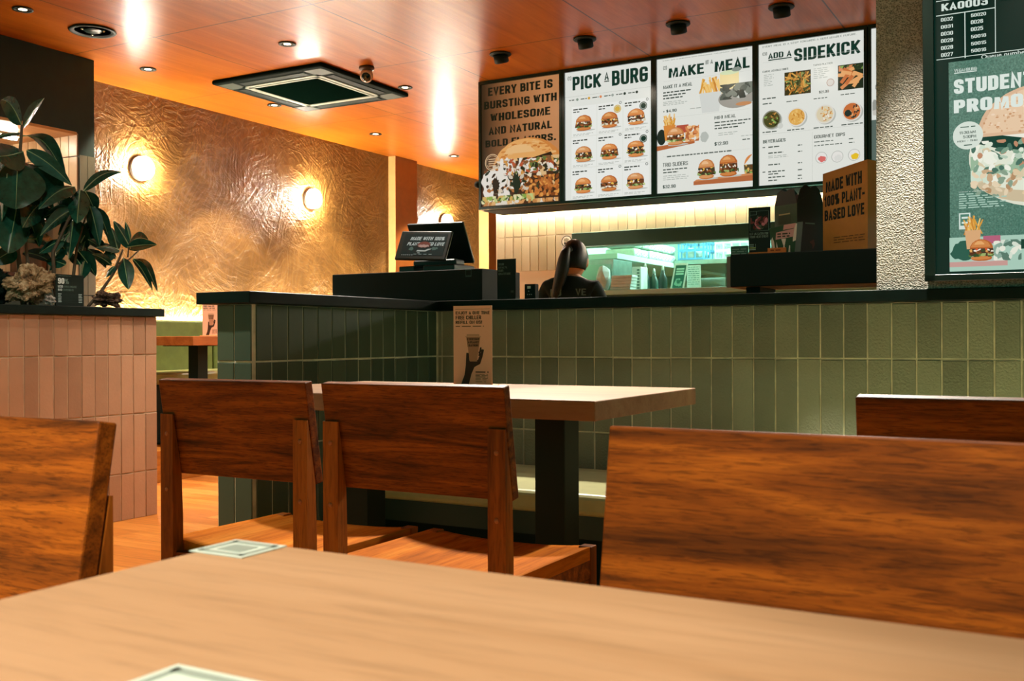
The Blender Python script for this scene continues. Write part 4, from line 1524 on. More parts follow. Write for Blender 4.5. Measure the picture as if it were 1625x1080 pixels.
sp = empty('ceiling_speaker', (-5.034, 4.014, CEIL), 'large round black ceiling speaker at the top left', 'speaker')
MB().lathe([(.10, -.001), (.125, -.002), (.13, -.008), (.125, -.012), (.108, -.010), (.10, -.004)], (-5.034, 4.014, CEIL), n=48).build('rim', BLACKM, sp)
MB().lathe([(.10, -.004), (.085, -.0035), (.05, -.003), (.045, -.008), (.03, -.012), (.0, -.013)], (-5.034, 4.014, CEIL), n=48).build('cone', plain('speaker_cone', '15302a', .3, .5), sp)
b = MB()
for k in range(3):
    a_ = 2.1 * k + .4
    b.ball((-5.034 + .068 * math.cos(a_), 4.014 + .068 * math.sin(a_), CEIL - .006), .008, 0, 2)
b.build('screw_cap', CHROME, sp)

for x, y, lab in ((-3.226, 5.62, 'black adjustable spot lamp nearest the left end of the menu boards'), (-2.625, 5.591, 'black adjustable spot lamp above the second menu board'),
                  (-2.036, 5.589, 'black adjustable spot lamp above the third menu board'), (-1.444, 5.583, 'black adjustable spot lamp nearest the stucco column')):
    o = empty('spot_lamp', (x, y, CEIL), lab, 'ceiling light', 'black spot lamps before the menu boards')
    MB().lathe([(.045, 0), (.066, -.001), (.07, -.006), (.066, -.011), (.05, -.012)], (x, y, CEIL), n=36).build('rim', BLACKM, o)
    b = MB().lathe([(.046, .0), (.046, -.05), (.038, -.056), (.034, -.05), (.0, -.048)], (0, 0, 0), n=32)
    b.xf(Matrix.Translation((x, y, CEIL - .004)) @ Matrix.Rotation(math.radians(22), 4, 'X'))
    b.build('head', BLACKM, o)
    lamp('board_spot_beam', 'SPOT', (x, y + .03, CEIL - .075), 4, (1, .86, .66), .02, 70, .8, (x, YM, 2.2))

# square ceiling cassette
AX0, AX1, AY0, AY1 = -5.30, -4.325, 5.20, 6.19
ac = empty('air_conditioner', ((AX0 + AX1) / 2, (AY0 + AY1) / 2, CEIL), 'square dark ceiling cassette air conditioner with light grey louvres', 'air conditioner')
ACD = plain('cassette_dark', '06130e', .7, .03)
ACG = plain('cassette_grey', '8b9689', .55, .3)
zc = CEIL
b = MB()
bm = bmesh.new()
b.box((AX0, AY0, zc - .03), (AX1, AY1, zc), 0, .012)
b.build('panel', ACD, ac)
b = MB()
i0 = .20
b.box((AX0 + i0, AY0 + i0, zc - .036), (AX1 - i0, AY1 - i0, zc - .0301), 0, .003)
b.build('intake_grille', plain('cassette_grille', '04100b', .8, 0.0), ac)
b = MB()
for t0, t1, z in ((.145, .175, .036), (.18, .2, .039)):
    for r in ((AX0 + t0, AY0 + t0, AX1 - t0, AY0 + t1), (AX0 + t0, AY1 - t1, AX1 - t0, AY1 - t0), (AX0 + t0, AY0 + t0, AX0 + t1, AY1 - t0), (AX1 - t1, AY0 + t0, AX1 - t0, AY1 - t0)):
        b.box((r[0], r[1], zc - z), (r[2], r[3], zc - .0302))
b.build('grille_frame', ACG, ac)
for k, r in enumerate(((AX0 + .2, AY0 + .06, AX1 - .2, AY0 + .125), (AX0 + .2, AY1 - .125, AX1 - .2, AY1 - .06), (AX0 + .06, AY0 + .2, AX0 + .125, AY1 - .2), (AX1 - .125, AY0 + .2, AX1 - .06, AY1 - .2))):
    MB().box((r[0], r[1], zc - .034), (r[2], r[3], zc - .0302), 0, .002).build('louvre', plain('cassette_louvre', '0a1c16', .6, .1), ac)
for cx_, cy_ in ((AX0 + .1, AY0 + .1), (AX1 - .1, AY0 + .1), (AX0 + .1, AY1 - .1), (AX1 - .1, AY1 - .1)):
    MB().box((cx_ - .07, cy_ - .07, zc - .0335), (cx_ + .07, cy_ + .07, zc - .0302), 0, .002).build('corner_cover', plain('cassette_corner', '323e35', .55, .2), ac)

# dome camera
cc = at(582, 106, z=CEIL)
cm = empty('security_camera', cc, 'small pale turret camera on the ceiling beside the air conditioner', 'camera')
MB().lathe([(.05, 0), (.052, -.012), (.047, -.022), (.03, -.026)], cc, n=36).build('mount', plain('camera_mount', '4a3018', .5, .4), cm)
hd_ = cc + Vector((0, 0, -.055))
aim = (Vector((.3, -.55, -.42))).normalized()
Q = aim.to_track_quat('Z', 'Y').to_matrix().to_4x4()
b = MB().lathe([(.0, -.042), (.022, -.038), (.038, -.022), (.044, 0), (.042, .026), (.036, .036), (.03, .037)], (0, 0, 0), n=32)
b.xf(Matrix.Translation(hd_) @ Q)
b.build('head', plain('camera_shell', 'c9a88e', .4, .5), cm)
b = MB().lathe([(.031, .034), (.031, .039), (.02, .043), (.0, .044)], (0, 0, 0), n=28)
b.xf(Matrix.Translation(hd_) @ Q)
b.build('lens', plain('camera_lens', '0a1a14', .1, .6), cm)

# ------------------------------------------------------------------ wall lamps on the gold wall
SCG = plain('sconce_glow', 'ffffff', .4, .2, 0, 'fff0d6', 38)
SCH = plain('sconce_halo', 'ffffff', .4, .2, 0, 'fff6e6', 1350)
for (y, lab) in ((5.182, 'round glowing wall lamp nearest the plants'), (7.061, 'round glowing wall lamp in the middle of the gold wall'), (9.227, 'round glowing wall lamp behind the till screen')):
    z = 2.145
    o = empty('wall_lamp', (WX, y, z), lab, 'wall lamp', 'round lamps on the gold wall')
    MB().lathe([(.09, .0), (.09, .022), (.085, .026), (.0, .026)], (WX, y, z), 'x', 40).build('back_plate', plain('sconce_plate', 'b9b0a2', .4, .5), o)
    MB().lathe([(.070, .0262), (.070, .05)], (WX, y, z), 'x', 40).build('halo_ring', SCH, o)
    MB().lathe([(.084, .0505), (.086, .056), (.082, .064), (.06, .070), (.0, .072)], (WX, y, z), 'x', 40).build('diffuser', SCG, o)

# ------------------------------------------------------------------ raised bench and table by the gold wall
struct(MB().box((WX, 4.46, 0), (-5.12, 10.6, .2), 0, .004).build('trim_9', wood('platform_wood', '8a4a18', 'b8701f', 'cf8a3a', 'Y', .8, .4, .4, .3, .03, 6)))
bn = empty('wall_bench', (-5.7, 6.5, .2), 'olive upholstered bench along the gold wall with a light strip behind its back', 'bench')
b = MB()
for k in range(6):
    y0 = 4.47 + .95 * k + (.345 if k else 0)
    y1 = 4.47 + .95 * (k + 1) + .345
    b.box((-5.935, y0 + .006, .66), (-5.86, y1 - .006, 1.045), 0, .015)
b.build('backrest', OLIVE, bn)
MB().box((-5.86, 4.47, .60), (-5.45, 10.5, .68), 0, .02).build('seat', plain('bench_seat', '8a8a50', .3, .5, grain=.1), bn)
MB().box((-5.93, 4.47, .201), (-5.50, 10.5, .598)).build('base', BLACKM, bn)
MB().box((-5.985, 4.47, 1.02), (-5.94, 10.5, 1.04)).build('strip_light', plain('strip_glow', 'ffffff', .4, .2, 0, 'fff4de', 230), bn)

def pedestal_table(name, x0, x1, y0, y1, top, th, label, mat, legs, legw=.09, group=None, floor=0.0, axis='X'):
    o = empty(name, ((x0 + x1) / 2, (y0 + y1) / 2, floor), label, 'table', group)
    MB().box((x0, y0, top - th), (x1, y1, top), 0, .003).build('tabletop', mat, o)
    for lx, ly in legs:
        MB().box((lx - legw / 2, ly - legw / 2, floor + .012), (lx + legw / 2, ly + legw / 2, top - th - .006), 0, .003).build('leg', BLACKM, o)
        MB().box((lx - .21, ly - .21, floor), (lx + .21, ly + .21, floor + .012), 0, .003).build('foot_plate', BLACKM, o)
        MB().box((lx - .16, ly - .16, top - th - .006), (lx + .16, ly + .16, top - th)).build('top_plate', BLACKM, o)
    return o


RTW = wood('red_table_wood', 'a0561e', 'b96a2c', 'c77c3c', 'Y', .7, .42, .4, .25, .04, 9)
pedestal_table('dining_table', -5.62, -5.0, 4.74, 5.44, .925, .06, 'reddish wooden table at the raised bench by the gold wall', RTW, [(-5.27, 5.04)], .09, None, .2)


def card_stand(base, w, h, label, yaw, art, name='table_card', th=.006, lean=0.0):
    """a printed card in a clear foot, standing on a surface; base is the middle of its lower edge"""
    o = empty(name, base, label, 'sign')
    x, y, z = base
    Rm = Matrix.Translation((x, y, z)) @ Matrix.Rotation(yaw, 4, 'Z') @ Matrix.Rotation(-lean, 4, 'X')
    foot = MB().box((-w / 2 - .012, -.03, 0), (w / 2 + .012, .03, .006), 0, .002)
    foot.xf(Matrix.Translation((x, y, z)) @ Matrix.Rotation(yaw, 4, 'Z'))
    foot.build('foot', plain('wooden_foot', 'd08a4a', .5, .4), o)
    c = MB().box((-w / 2, -th / 2, .006), (w / 2, th / 2, h), 0, .001).xf(Rm)
    c.build('card', plain('card_edge', 'c9a88c', .5, .4), o)
    a = Art(-th / 2 - .0003)
    art(a, -w / 2, .006, w / 2, h)
    a.b.xf(Rm)
    a.build('print', o)
    return o


def refill_print(a, x0, z0, x1, z1):
    W, H = x1 - x0, z1 - z0
    g = ['f0ba9c', '241a14', '3a2618']

    def X(f):
        return x0 + W * f

    def Z(f):
        return z0 + H * f
    a.rect(x0, z0, x1, z1, g[0])
    a.rect(X(.05), Z(.955), X(.95), Z(.958), g[1])
    a.text('ENJOY A ONE TIME', X(.06), Z(.885), X(.95), Z(.935), g[1], .03)
    a.text('FREE CHILLER', X(.06), Z(.825), X(.73), Z(.875), g[1], .03)
    a.text('REFILL ON US!', X(.06), Z(.765), X(.75), Z(.815), g[1], .03)
    a.fine(X(.06), Z(.735), X(.8), H * .008, g[2], random.Random(1))
    # forearm, hand and cup
    a.poly([(X(.20), Z(.0)), (X(.40), Z(.0)), (X(.47), Z(.13)), (X(.55), Z(.22)), (X(.70), Z(.26)), (X(.76), Z(.35)), (X(.80), Z(.44)), (X(.75), Z(.445)), (X(.69), Z(.37)), (X(.64), Z(.31)), (X(.42), Z(.30)), (X(.40), Z(.40)), (X(.34), Z(.40)), (X(.32), Z(.24)), (X(.29), Z(.12))], g[2])
    a.poly([(X(.43), Z(.29)), (X(.62), Z(.29)), (X(.70), Z(.60)), (X(.34), Z(.60))], 'b58566')
    a.poly([(X(.37), Z(.475)), (X(.67), Z(.475)), (X(.70), Z(.60)), (X(.34), Z(.60))], 'a07456')
    a.rect(X(.31), Z(.60), X(.72), Z(.614), 'd0a384')
    a.rect(X(.35), Z(.614), X(.68), Z(.638), 'c4987a')
    a.text('EVERYONE', X(.365), Z(.56), X(.68), Z(.59), g[1], .03)
    a.text('A PLANET', X(.385), Z(.52), X(.665), Z(.55), g[1], .03)
    a.text('SAVIOR', X(.40), Z(.48), X(.65), Z(.51), g[1], .03)
    for k in range(3):
        a.line(X(.66), Z(.40 - .035 * k), X(.76), Z(.44 - .04 * k), W * .035, g[2])
    a.line(X(.68), Z(.37), X(.72), Z(.47), W * .04, g[2])
    a.fine(X(.58), Z(.15), X(.92), H * .013, g[1], random.Random(2))
    for k in range(5):
        a.fine(X(.58), Z(.125 - .017 * k), X(.9), H * .006, g[2], random.Random(k))
    a.fine(X(.58), Z(.03), X(.85), H * .006, g[2], random.Random(9))


card_stand((-5.16, 5.05, .926), .11, .235, 'pink card on the reddish table, half hidden by the green half wall', math.radians(30), refill_print)

# ------------------------------------------------------------------ banquette against the counter
bq = empty('counter_bench', (-1.0, 3.4, 0), 'pale olive upholstered bench under the green tiled counter', 'bench')
b = MB()
for k in range(4):
    b.box((-2.395 + 1.25 * k, 3.05, .315), (-2.395 + 1.25 * (k + 1) - .004, 3.685, .388), 0, .018)
b.build('seat', plain('bench_pale_seat', 'a5a276', .3, .5, grain=.08), bq)
MB().box((-2.395, 3.255, .0), (2.6, 3.685, .235)).build('base', BLACKM, bq)
MB().box((-2.395, 3.075, .236), (2.6, 3.685, .314)).build('rail', plain('bench_rail', '10291f', .4, .45), bq)

# ------------------------------------------------------------------ tables and chairs
far = pedestal_table('dining_table', -2.28, -1.03, 2.243, 2.972, .75, .049, 'thick wooden table with black leg before the tiled counter', TABLEW2, [(-1.317, 2.61), (-2.0, 2.61)], .094)
near = pedestal_table('dining_table', -.553, .70, -.16, .571, .75, .049, 'pale brown wooden table filling the foreground', TABLEW, [(-.3, .2), (.42, .2)], .094)

sgn = at(745, 604, z=.755)
card_stand((-1.70, 2.78, .7505), .132, .255, 'pink refill card standing on the table before the tiled counter', math.radians(8), refill_print)


def sticker(name, cx, cy, w, d, ang, label, edge):
    o = empty(name, (cx, cy, .7502), label, 'sticker')
    Rm = Matrix.Translation((cx, cy, .7502)) @ Matrix.Rotation(ang, 4, 'Z')
    MB().box((-w / 2, -d / 2, 0), (w / 2, d / 2, .0006)).xf(Rm).build('sheet', plain('sticker_white', '98a296', .5, .4), o)
    b = MB()
    e = .004
    for q in ((-w / 2 + e, -d / 2 + e, w / 2 - e, -d / 2 + 2 * e), (-w / 2 + e, d / 2 - 2.4 * e, w / 2 - e, d / 2 - e), (-w / 2 + e, -d / 2 + e, -w / 2 + 2 * e, d / 2 - e), (w / 2 - 2 * e, -d / 2 + e, w / 2 - e, d / 2 - e)):
        b.box((q[0], q[1], .0006), (q[2], q[3], .0009))
    b.box((-w * .22, -d * .22, .0006), (w * .22, d * .18, .0009))
    b.xf(Rm)
    b.build('print', plain('sticker_grey', edge, .5, .4), o)


sticker('table_sticker', -.531, .5455, .05, .046, 0, 'white sticker with grey border at the far corner of the foreground table', '6c766c')
st2 = at(352, 1072, z=.75)
sticker('table_sticker', -.335, .306, .062, .062, 0, 'white and grey sticker cut off by the lower edge of the photo', '5c584e')


# one chair, facing +Y, origin on the floor under the back of its rear legs
def make_chair(label):
    o = empty('dining_chair', (0, 0, 0), label, 'chair', 'wooden dining chairs')
    hw = .2135
    for s in (-1, 1):
        b = MB()
        xo, xi = s * hw, s * (hw - .038)
        lo, hi = min(xo, xi), max(xo, xi)
        b.prism([(0, 0), (.032, 0), (.03, .5), (.0265, .60), (.003, .734), (0, .734)], 'x', lo, hi)
        ob = b.build('leg', CHAIRWZ, o)
        for z in (.565, .69):
            MB().lathe([(.0052, .0), (.0045, -.0012), (0, -.0015)], (s * (hw - .019), 0, z), 'y', 14).build('peg', plain('wood_peg', '9a5a30', .5, .4), ob)
    for s in (-1, 1):
        x = s * (hw - .016)
        MB().box((x - .015, .372, 0), (x + .015, .402, .452), 0, .002).build('leg', CHAIRWZ, o)
    # backrest: a tilted, slightly hollow board
    b = MB()
    nx, nz = 12, 6
    for side, off in ((0, 0), (1, .024)):
        for j in range(nz + 1):
            for i in range(nx + 1):
                x = -hw + 2 * hw * i / nx
                z = .598 + .213 * j / nz
                y = .0285 - (z - .598) * .165 + off * .987
                b.v.append((x, y, z + off * .163))
    st = (nx + 1) * (nz + 1)
    for j in range(nz):
        for i in range(nx):
            k = j * (nx + 1) + i
            b.f.append([k, k + 1, k + nx + 2, k + nx + 1])
            b.f.append([st + k, st + k + nx + 1, st + k + nx + 2, st + k + 1])
    ring = [i for i in range(nx + 1)] + [(j + 1) * (nx + 1) - 1 for j in range(1, nz + 1)] + [nz * (nx + 1) + i for i in range(nx - 1, -1, -1)] + [j * (nx + 1) for j in range(nz - 1, 0, -1)]
    for i in range(len(ring)):
        p, q = ring[i], ring[(i + 1) % len(ring)]
        b.f.append([p, st + p, st + q, q])
    b.mi = [0] * len(b.f)
    b.sm = [False] * len(b.f)
    b.tone = [.5] * len(b.f)
    back = b.build('backrest', CHAIRW, o)
    bv = back.modifiers.new('edge', 'BEVEL')
    bv.width, bv.segments, bv.limit_method, bv.angle_limit = .0025, 2, 'ANGLE', math.radians(40)
    # seat: hollowed board
    b = MB()
    n = 14
    for top in (1, 0):
        for j in range(n + 1):
            for i in range(n + 1):
                fx, fy = i / n * 2 - 1, j / n
                x, y = fx * hw * .985, .034 + .366 * fy
                z = .452 - .017 * (1 - abs(fx) ** 2.4) * (1 - .25 * fy) if top else .424
                b.v.append((x, y, z))
    st = (n + 1) ** 2
    for j in range(n):
        for i in range(n):
            k = j * (n + 1) + i
            b.f.append([k, k + 1, k + n + 2, k + n + 1])
            b.sm.append(True)
            b.f.append([st + k, st + k + n + 1, st + k + n + 2, st + k + 1])
            b.sm.append(False)
    ring = [i for i in range(n + 1)] + [(j + 1) * (n + 1) - 1 for j in range(1, n + 1)] + [n * (n + 1) + i for i in range(n - 1, -1, -1)] + [j * (n + 1) for j in range(n - 1, 0, -1)]
    for i in range(len(ring)):
        p, q = ring[i], ring[(i + 1) % len(ring)]
        b.f.append([q, st + q, st + p, p][::-1])
        b.sm.append(False)
    b.mi = [0] * len(b.f)
    b.tone = [.5] * len(b.f)
    b.build('seat', SEATW, o)
    b = MB()
    for s in (-1, 1):
        x = s * (hw - .012)
        b.box((x - .009, .032, .385), (x + .009, .372, .4235))
    b.box((-hw + .03, .375, .385), (hw - .03, .393, .4235))
    b.box((-hw + .03, .008, .385), (hw - .03, .028, .4235))
    b.build('seat_frame', CHAIRW, o)
    for s in (-1, 1):
        x = s * (hw - .015)
        MB().box((x - .010, .032, .352), (x + .010, .372, .383), 0, .002).build('stretcher', CHAIRW, o)
    return o


c1 = make_chair('wooden chair at left of the pair before the far table, its back to us')
dup(c1, (-1.1435, 1.633, 0), 'wooden chair at right of the pair, in front of the pink refill card')
dup(c1, (-.09, 1.60, 0), 'dark wooden chair with its back to us at the right edge before the tiled counter')
dup(c1, (-.1965, .943, 0), 'large wooden chair facing us across the foreground table at right', math.pi)
dup(c1, (-1.1235, .749, 0), 'wooden chair facing us at the left edge beside the foreground table', math.pi)
c1.location = (-1.6125, 1.633, 0)


# ------------------------------------------------------------------ things on the service counter
CT = 1.0622
cab = empty('counter_cabinet', (-2.76, 4.05, CT), 'low black box on the counter under the till screen', 'cabinet')
MB().box((-3.18, 3.90, CT), (-2.337, 4.25, 1.213), 0, .004).build('body', BLACKM, cab)
a = Art(3.8995)
p, q = at(739, 439, y=3.9), at(748, 427.5, y=3.9)
for r in ((p.x, p.z, q.x, p.z + .0015), (p.x, p.z + .004, q.x, p.z + .0055), (p.x, q.z - .0015, q.x, q.z), (p.x, p.z, p.x + .0015, q.z), (q.x - .0015, p.z, q.x, q.z)):
    a.rect(*r, '5a7a6a')
a.build('label_outline', cab)

# two-sided till: display leaning back, second panel leaning against it
till = empty('till_screen', (-2.62, 4.05, 1.2131), 'black two sided till screen on the low black box', 'till')
SCRD = plain('till_shell', '081c16', .35, .45)


def quad_panel(pts, th, mat, name, parent, bev=.004):
    """a flat panel with the given four corners (bl, br, tr, tl) and thickness away from the viewer"""
    P = [Vector(p) for p in pts]
    P[2] = P[1] + P[3] - P[0]
    n = (P[1] - P[0]).cross(P[3] - P[0]).normalized()
    b = MB()
    b.add([*P, *[p - n * th for p in P]], [(0, 1, 2, 3), (7, 6, 5, 4), (0, 4, 5, 1), (1, 5, 6, 2), (2, 6, 7, 3), (3, 7, 4, 0)])
    o = b.build(name, mat, parent)
    if bev:
        m_ = o.modifiers.new('edge', 'BEVEL')
        m_.width, m_.segments = bev, 3
    return P, n


yf, yt = 3.955, 4.03
P, n = quad_panel([at(625, 411, y=yf), at(706, 412.5, y=yf), at(718, 362, y=yt), at(638, 366, y=yt)], .014, SCRD, 'front_panel', till, .006)
C_ = [P[0] + (P[1] - P[0]) * u + (P[3] - P[0]) * v for u, v in ((0, 0), (1, 0), (0, 1))]
ex, ez = P[1] - P[0], P[3] - P[0]
b = Art(0, .55)
b.rect(.10, .14, .93, .90, '0c2a26')
b.text('MADE WITH 100%', .22, .66, .88, .80, 'd8e2d8', .03, .12)
b.text('PLANT-BASED LOVE', .18, .47, .90, .61, 'd8e2d8', .03, .12)
b.ell(.52, .50, .13, .12, '8a4a3a', 0, 180)
b.ell(.52, .46, .15, .06, '2a1c14')
b.ell(.52, .47, .11, .05, 'c9a090', wob=.2, seed=3)
b.poly([(.40, .28), (.58, .28), (.70, .38), (.62, .37), (.56, .32), (.42, .33)], 'c9d0c4')
b.ell(.29, .37, .045, .06, '5a7468', wob=.2, seed=4)
b.ell(.74, .38, .06, .05, '5a7468', wob=.3, seed=5)
for k in range(6):
    b.rect(.13 + .04 * k, .145, .145 + .04 * k, .165, 'd8e2d8')
for k in range(4):
    b.rect(.36 + .1 * k, .175, .42 + .1 * k, .19, 'a8b8ae')
b.rect(.43, .22, .48, .235, 'd8e2d8')
b.text('OMNI', .44, .93, .56, .955, '3a5448', .0) if False else None
for i, vv in enumerate(b.b.v):
    d = -vv[1]
    b.b.v[i] = tuple(P[0] + ex * vv[0] + ez * vv[2] + n * (d + .0006))
b.build('display', till)
quad_panel([at(664, 420, y=4.19), at(752, 418, y=4.19), at(741, 351.5, y=4.09), at(645, 356.5, y=4.09)], .016, SCRD, 'rear_panel', till, .006)
b = MB()
b.box((-2.83, 3.96, 1.2131), (-2.745, 4.16, 1.243), 0, .006)
b.box((-2.70, 3.97, 1.2131), (-2.53, 4.16, 1.245), 0, .008)
b.box((-2.80, 4.03, 1.24), (-2.56, 4.12, 1.275), 0, .012)
b.build('base', SCRD, till)
for k, u in enumerate((712, 727)):
    p = at(u, 421, y=4.12)
    MB().tube([(p.x, 4.13, 1.2135), (p.x + .004, 4.14, 1.24), (p.x - .01, 4.16, 1.27)], .003, 8).build('cable', BLACKM, till)

# upright black notice card
def loyalty(a, x0, z0, x1, z1):
    W, H = x1 - x0, z1 - z0
    a.rect(x0 + .001, z0 + .005, x1 - .001, z1 - .001, '0a1f17')
    for k, (t, w) in enumerate((('YOUR', .30), ('LOYALTY,', .48), ('OUR', .26), ('GRATITUDE', .66))):
        a.text(t, x0 + W * .08, z1 - H * (.15 + .075 * k), x0 + W * (.08 + w), z1 - H * (.098 + .075 * k), '6f8578', .01)
    a.rect(x0 + W * .74, z0 + H * .2, x0 + W * .9, z0 + H * .25, '33493e')


p, q = at(789, 469, y=3.84), at(818, 410, y=3.84)
no = empty('notice_card', ((p.x + q.x) / 2, 3.84, CT), 'tall black notice card standing at the right end of the low black box', 'sign')
MB().box((p.x, 3.84, CT + .004), (q.x, 3.846, q.z), 0, .001).build('card', BLACKM, no)
MB().box((p.x - .004, 3.825, CT), (q.x + .004, 3.87, CT + .006), 0, .001).build('foot', PAPER, no)
a = Art(3.8397)
loyalty(a, p.x, CT, q.x, q.z)
a.build('print', no)

# small pager unit
p, q = at(832, 470, y=3.86), at(849, 450, y=3.86)
dv = empty('card_reader', ((p.x + q.x) / 2, 3.87, CT), 'small black card reader with a white square, between the notice card and the person', 'card reader')
MB().box((p.x, 3.86, CT), (q.x, 3.895, q.z), 0, .004).build('body', BLACKM, dv)
a = Art(3.8597)
w = q.x - p.x
a.rect(p.x + w * .28, q.z - .020, p.x + w * .6, q.z - .009, 'dfe8e0')
for k in range(3):
    a.ell(p.x + w * (.3 + .18 * k), q.z - .045, .0022, .0022, 'b5c2b8')
a.ell(p.x + w * .42, q.z - .031, .002, .003, 'b5c2b8')
a.build('print', dv)

# raised black ledge on the right
YL = 4.30
lg = empty('counter_ledge', (-1.0, YL + .15, CT), 'raised black ledge on the counter carrying the boxes and the paper bag', 'ledge')
MB().box((-1.335, YL, 1.118), (-.40, YL + .34, 1.258), 0, .004).build('box', BLACKM, lg)
for x in (-1.25, -.5):
    MB().box((x - .03, YL + .05, CT), (x + .03, YL + .30, 1.118)).build('foot', BLACKM, lg)
MB().box((-1.352, YL + .005, 1.118), (-1.3355, YL + .33, 1.25)).build('end_panel', plain('ledge_end', '8a7a68', .5, .4), lg)
LT = 1.2582
# small sign hanging at its left end, cards on top
p, q = at(1149, 404, y=YL - .01), at(1184, 390, y=YL - .01)
o = empty('shelf_sign', ((p.x + q.x) / 2, YL + .01, LT), 'little dark sign propped on the left corner of the raised ledge', 'sign')
MB().box((p.x + .02, YL + .02, LT), (q.x, YL + .026, q.z + .004), 0, .001).build('card', DSTEEL, o)
a = Art(YL + .0197)
for k in range(3):
    a.fine(p.x + .026, q.z - .012 - .010 * k, q.x - .008, .004, '7a9488', random.Random(k))
a.build('print', o)

yy = YL + .06
p, q = at(1188, 397, y=yy), at(1222, 327.5, y=yy)
cs = empty('menu_stand', ((p.x + q.x) / 2, yy, LT), 'black catering card with a framed picture standing left of the green box', 'sign')
MB().box((p.x, yy, LT + .004), (q.x, yy + .006, q.z), 0, .001).build('card', BLACKM, cs)
MB().box((p.x - .006, yy - .02, LT), (q.x + .01, yy + .03, LT + .008), 0, .002).build('foot', plain('amber_foot', 'a86a28', .4, .4), cs)
a = Art(yy - .0004)
W, H = q.x - p.x, q.z - LT
X = lambda f: p.x + W * f
Z = lambda f: LT + H * f
a.rect(X(.01), Z(.01), X(.99), Z(.995), '0a1f17')
for r in ((.06, .50, .94, .505), (.06, .915, .94, .92), (.06, .50, .075, .92), (.925, .50, .94, .92), (.06, .84, .38, .845), (.37, .84, .385, .92)):
    a.rect(X(r[0]), Z(r[1]), X(r[2]), Z(r[3]), '6f8f80')
a.blobs(X(.1), Z(.53), X(.9), Z(.82), ['3a1c18', '7a3a3a', '2a2c1c', '5a2420', 'c97a80', '4a5a4a'], 34, .011, random.Random(6))
a.text('LET US CATER FOR', X(.06), Z(.415), X(.92), Z(.465), '8aa696', .0)
a.text('YOUR NEXT EVENT', X(.06), Z(.35), X(.92), Z(.40), '8aa696', .0)
for k, t in enumerate(('SCAN', 'HERE', '2 ORDER')):
    pass
for k in range(4):
    a.fine(X(.06), Z(.20 - .035 * k), X(.34), .005, ['6f8f80', '6f8f80', '9ab86a', '8aa696'][k], random.Random(k + 3))
a.build('print', cs)


def boxed(name, base, w, d, h, yaw, label, cat, mat):
    o = empty(name, base, label, cat)
    M_ = Matrix.Translation(base) @ Matrix.Rotation(yaw, 4, 'Z')
    return o, M_


# dark green meal box with a handle
GB = plain('green_card', '24482a', .55, .35, grain=.1)
GBD = plain('dark_green_card', '06180f', .55, .35)
base = at(1265, 400, y=YL + .10)
yaw = math.radians(-32)
w, d, h = .135, .155, .215
M_ = Matrix.Translation((base.x, base.y, LT)) @ Matrix.Rotation(yaw, 4, 'Z')
o = empty('takeaway_box', (base.x, base.y, LT), 'dark green handled takeaway box between the catering card and the paper bag', 'box')
b = MB()
b.box((-w, 0, 0), (0, d, h))
b.mi[5] = 1
b.xf(M_)
ob = b.build('body', [GB, GBD], o)
b = MB()
b.prism([(-w, h), (0, h), (-w * .18, h + .055), (-w * .34, h + .072), (-w * .66, h + .072), (-w * .82, h + .055)], 'y', 0.002, d - .002) if False else None
b.add([(-w, 0, h), (0, 0, h), (0, d, h), (-w, d, h), (-w, d * .5, h + .05), (0, d * .5, h + .05)], [(0, 1, 5, 4), (2, 3, 4, 5), (1, 2, 5), (3, 0, 4)])
b.xf(M_)
b.build('lid', GBD, o)
b = MB()
hp = [(0, .0), (d, .0), (d * .86, .062), (d * .70, .082), (d * .58, .078), (d * .5, .070), (d * .42, .078), (d * .30, .082), (d * .14, .062)]
for x in (-w * .02, -w * .98):
    b.prism([(p_[0], h + p_[1]) for p_ in hp], 'x', x - .002, x + .002)
hq = [(-w, 0), (0, 0), (-w * .12, .055), (-w * .3, .066), (-w * .5, .056), (-w * .7, .066), (-w * .88, .055)]
b.prism([(p_[0], h + p_[1]) for p_ in hq], 'y', .0, .003)
b.xf(M_)
b.build('handle_flap', GBD, o)
a = Art(-.0006)
a.rect(-w * .8, h * .80, -w * .3, h * .825, 'b5b078')
a.text('SEASONAL', -w * .8, h * .40, -w * .2, h * .50, 'c9bd86', .03)
a.rect(-w * .82, h * .62, -w * .26, h * .79, '1c3a20')
a.b.xf(M_)
a.build('print', o)
a = Art(0)
a.rect(.30 * d, h * .60, .66 * d, h * .625, '5a7a68')
a.poly([(.45 * d, h * .24), (.62 * d, h * .30), (.66 * d, h * .2), (.58 * d, h * .1), (.55 * d, h * .2)], '4a2c20')
b = a.b
b.v = [(-v[1] + .0006, v[0], v[2]) for v in b.v]
b.xf(M_)
a.build('side_print', o)

# open sample carton with a cow-hide pattern (white patches on dark green)
base = at(1243, 400, y=YL + .04)
M_ = Matrix.Translation((base.x, base.y, LT)) @ Matrix.Rotation(math.radians(-14), 4, 'Z')
o = empty('snack_carton', (base.x, base.y, LT), 'small patterned carton of pink paper before the green takeaway box', 'carton')
b = MB()
w2, h2, d2 = .065, .125, .05
b.add([(-w2 * .8, 0, 0), (w2 * .8, 0, 0), (w2, 0, h2), (-w2, 0, h2 * .86), (-w2 * .8, d2, 0), (w2 * .8, d2, 0), (w2, d2, h2 * 1.05), (-w2, d2, h2 * .92)],
      [(0, 1, 2, 3), (5, 4, 7, 6), (4, 0, 3, 7), (1, 5, 6, 2), (3, 2, 6, 7), (4, 5, 1, 0)])
b.xf(M_)
b.build('body', GB, o)
a = Art(-.0006)
a.poly([(-w2 * .72, .005), (-w2 * .55, .008), (-w2 * .66, .05), (-w2 * .78, .07), (-w2 * .88, .055)], 'd8ccb8')
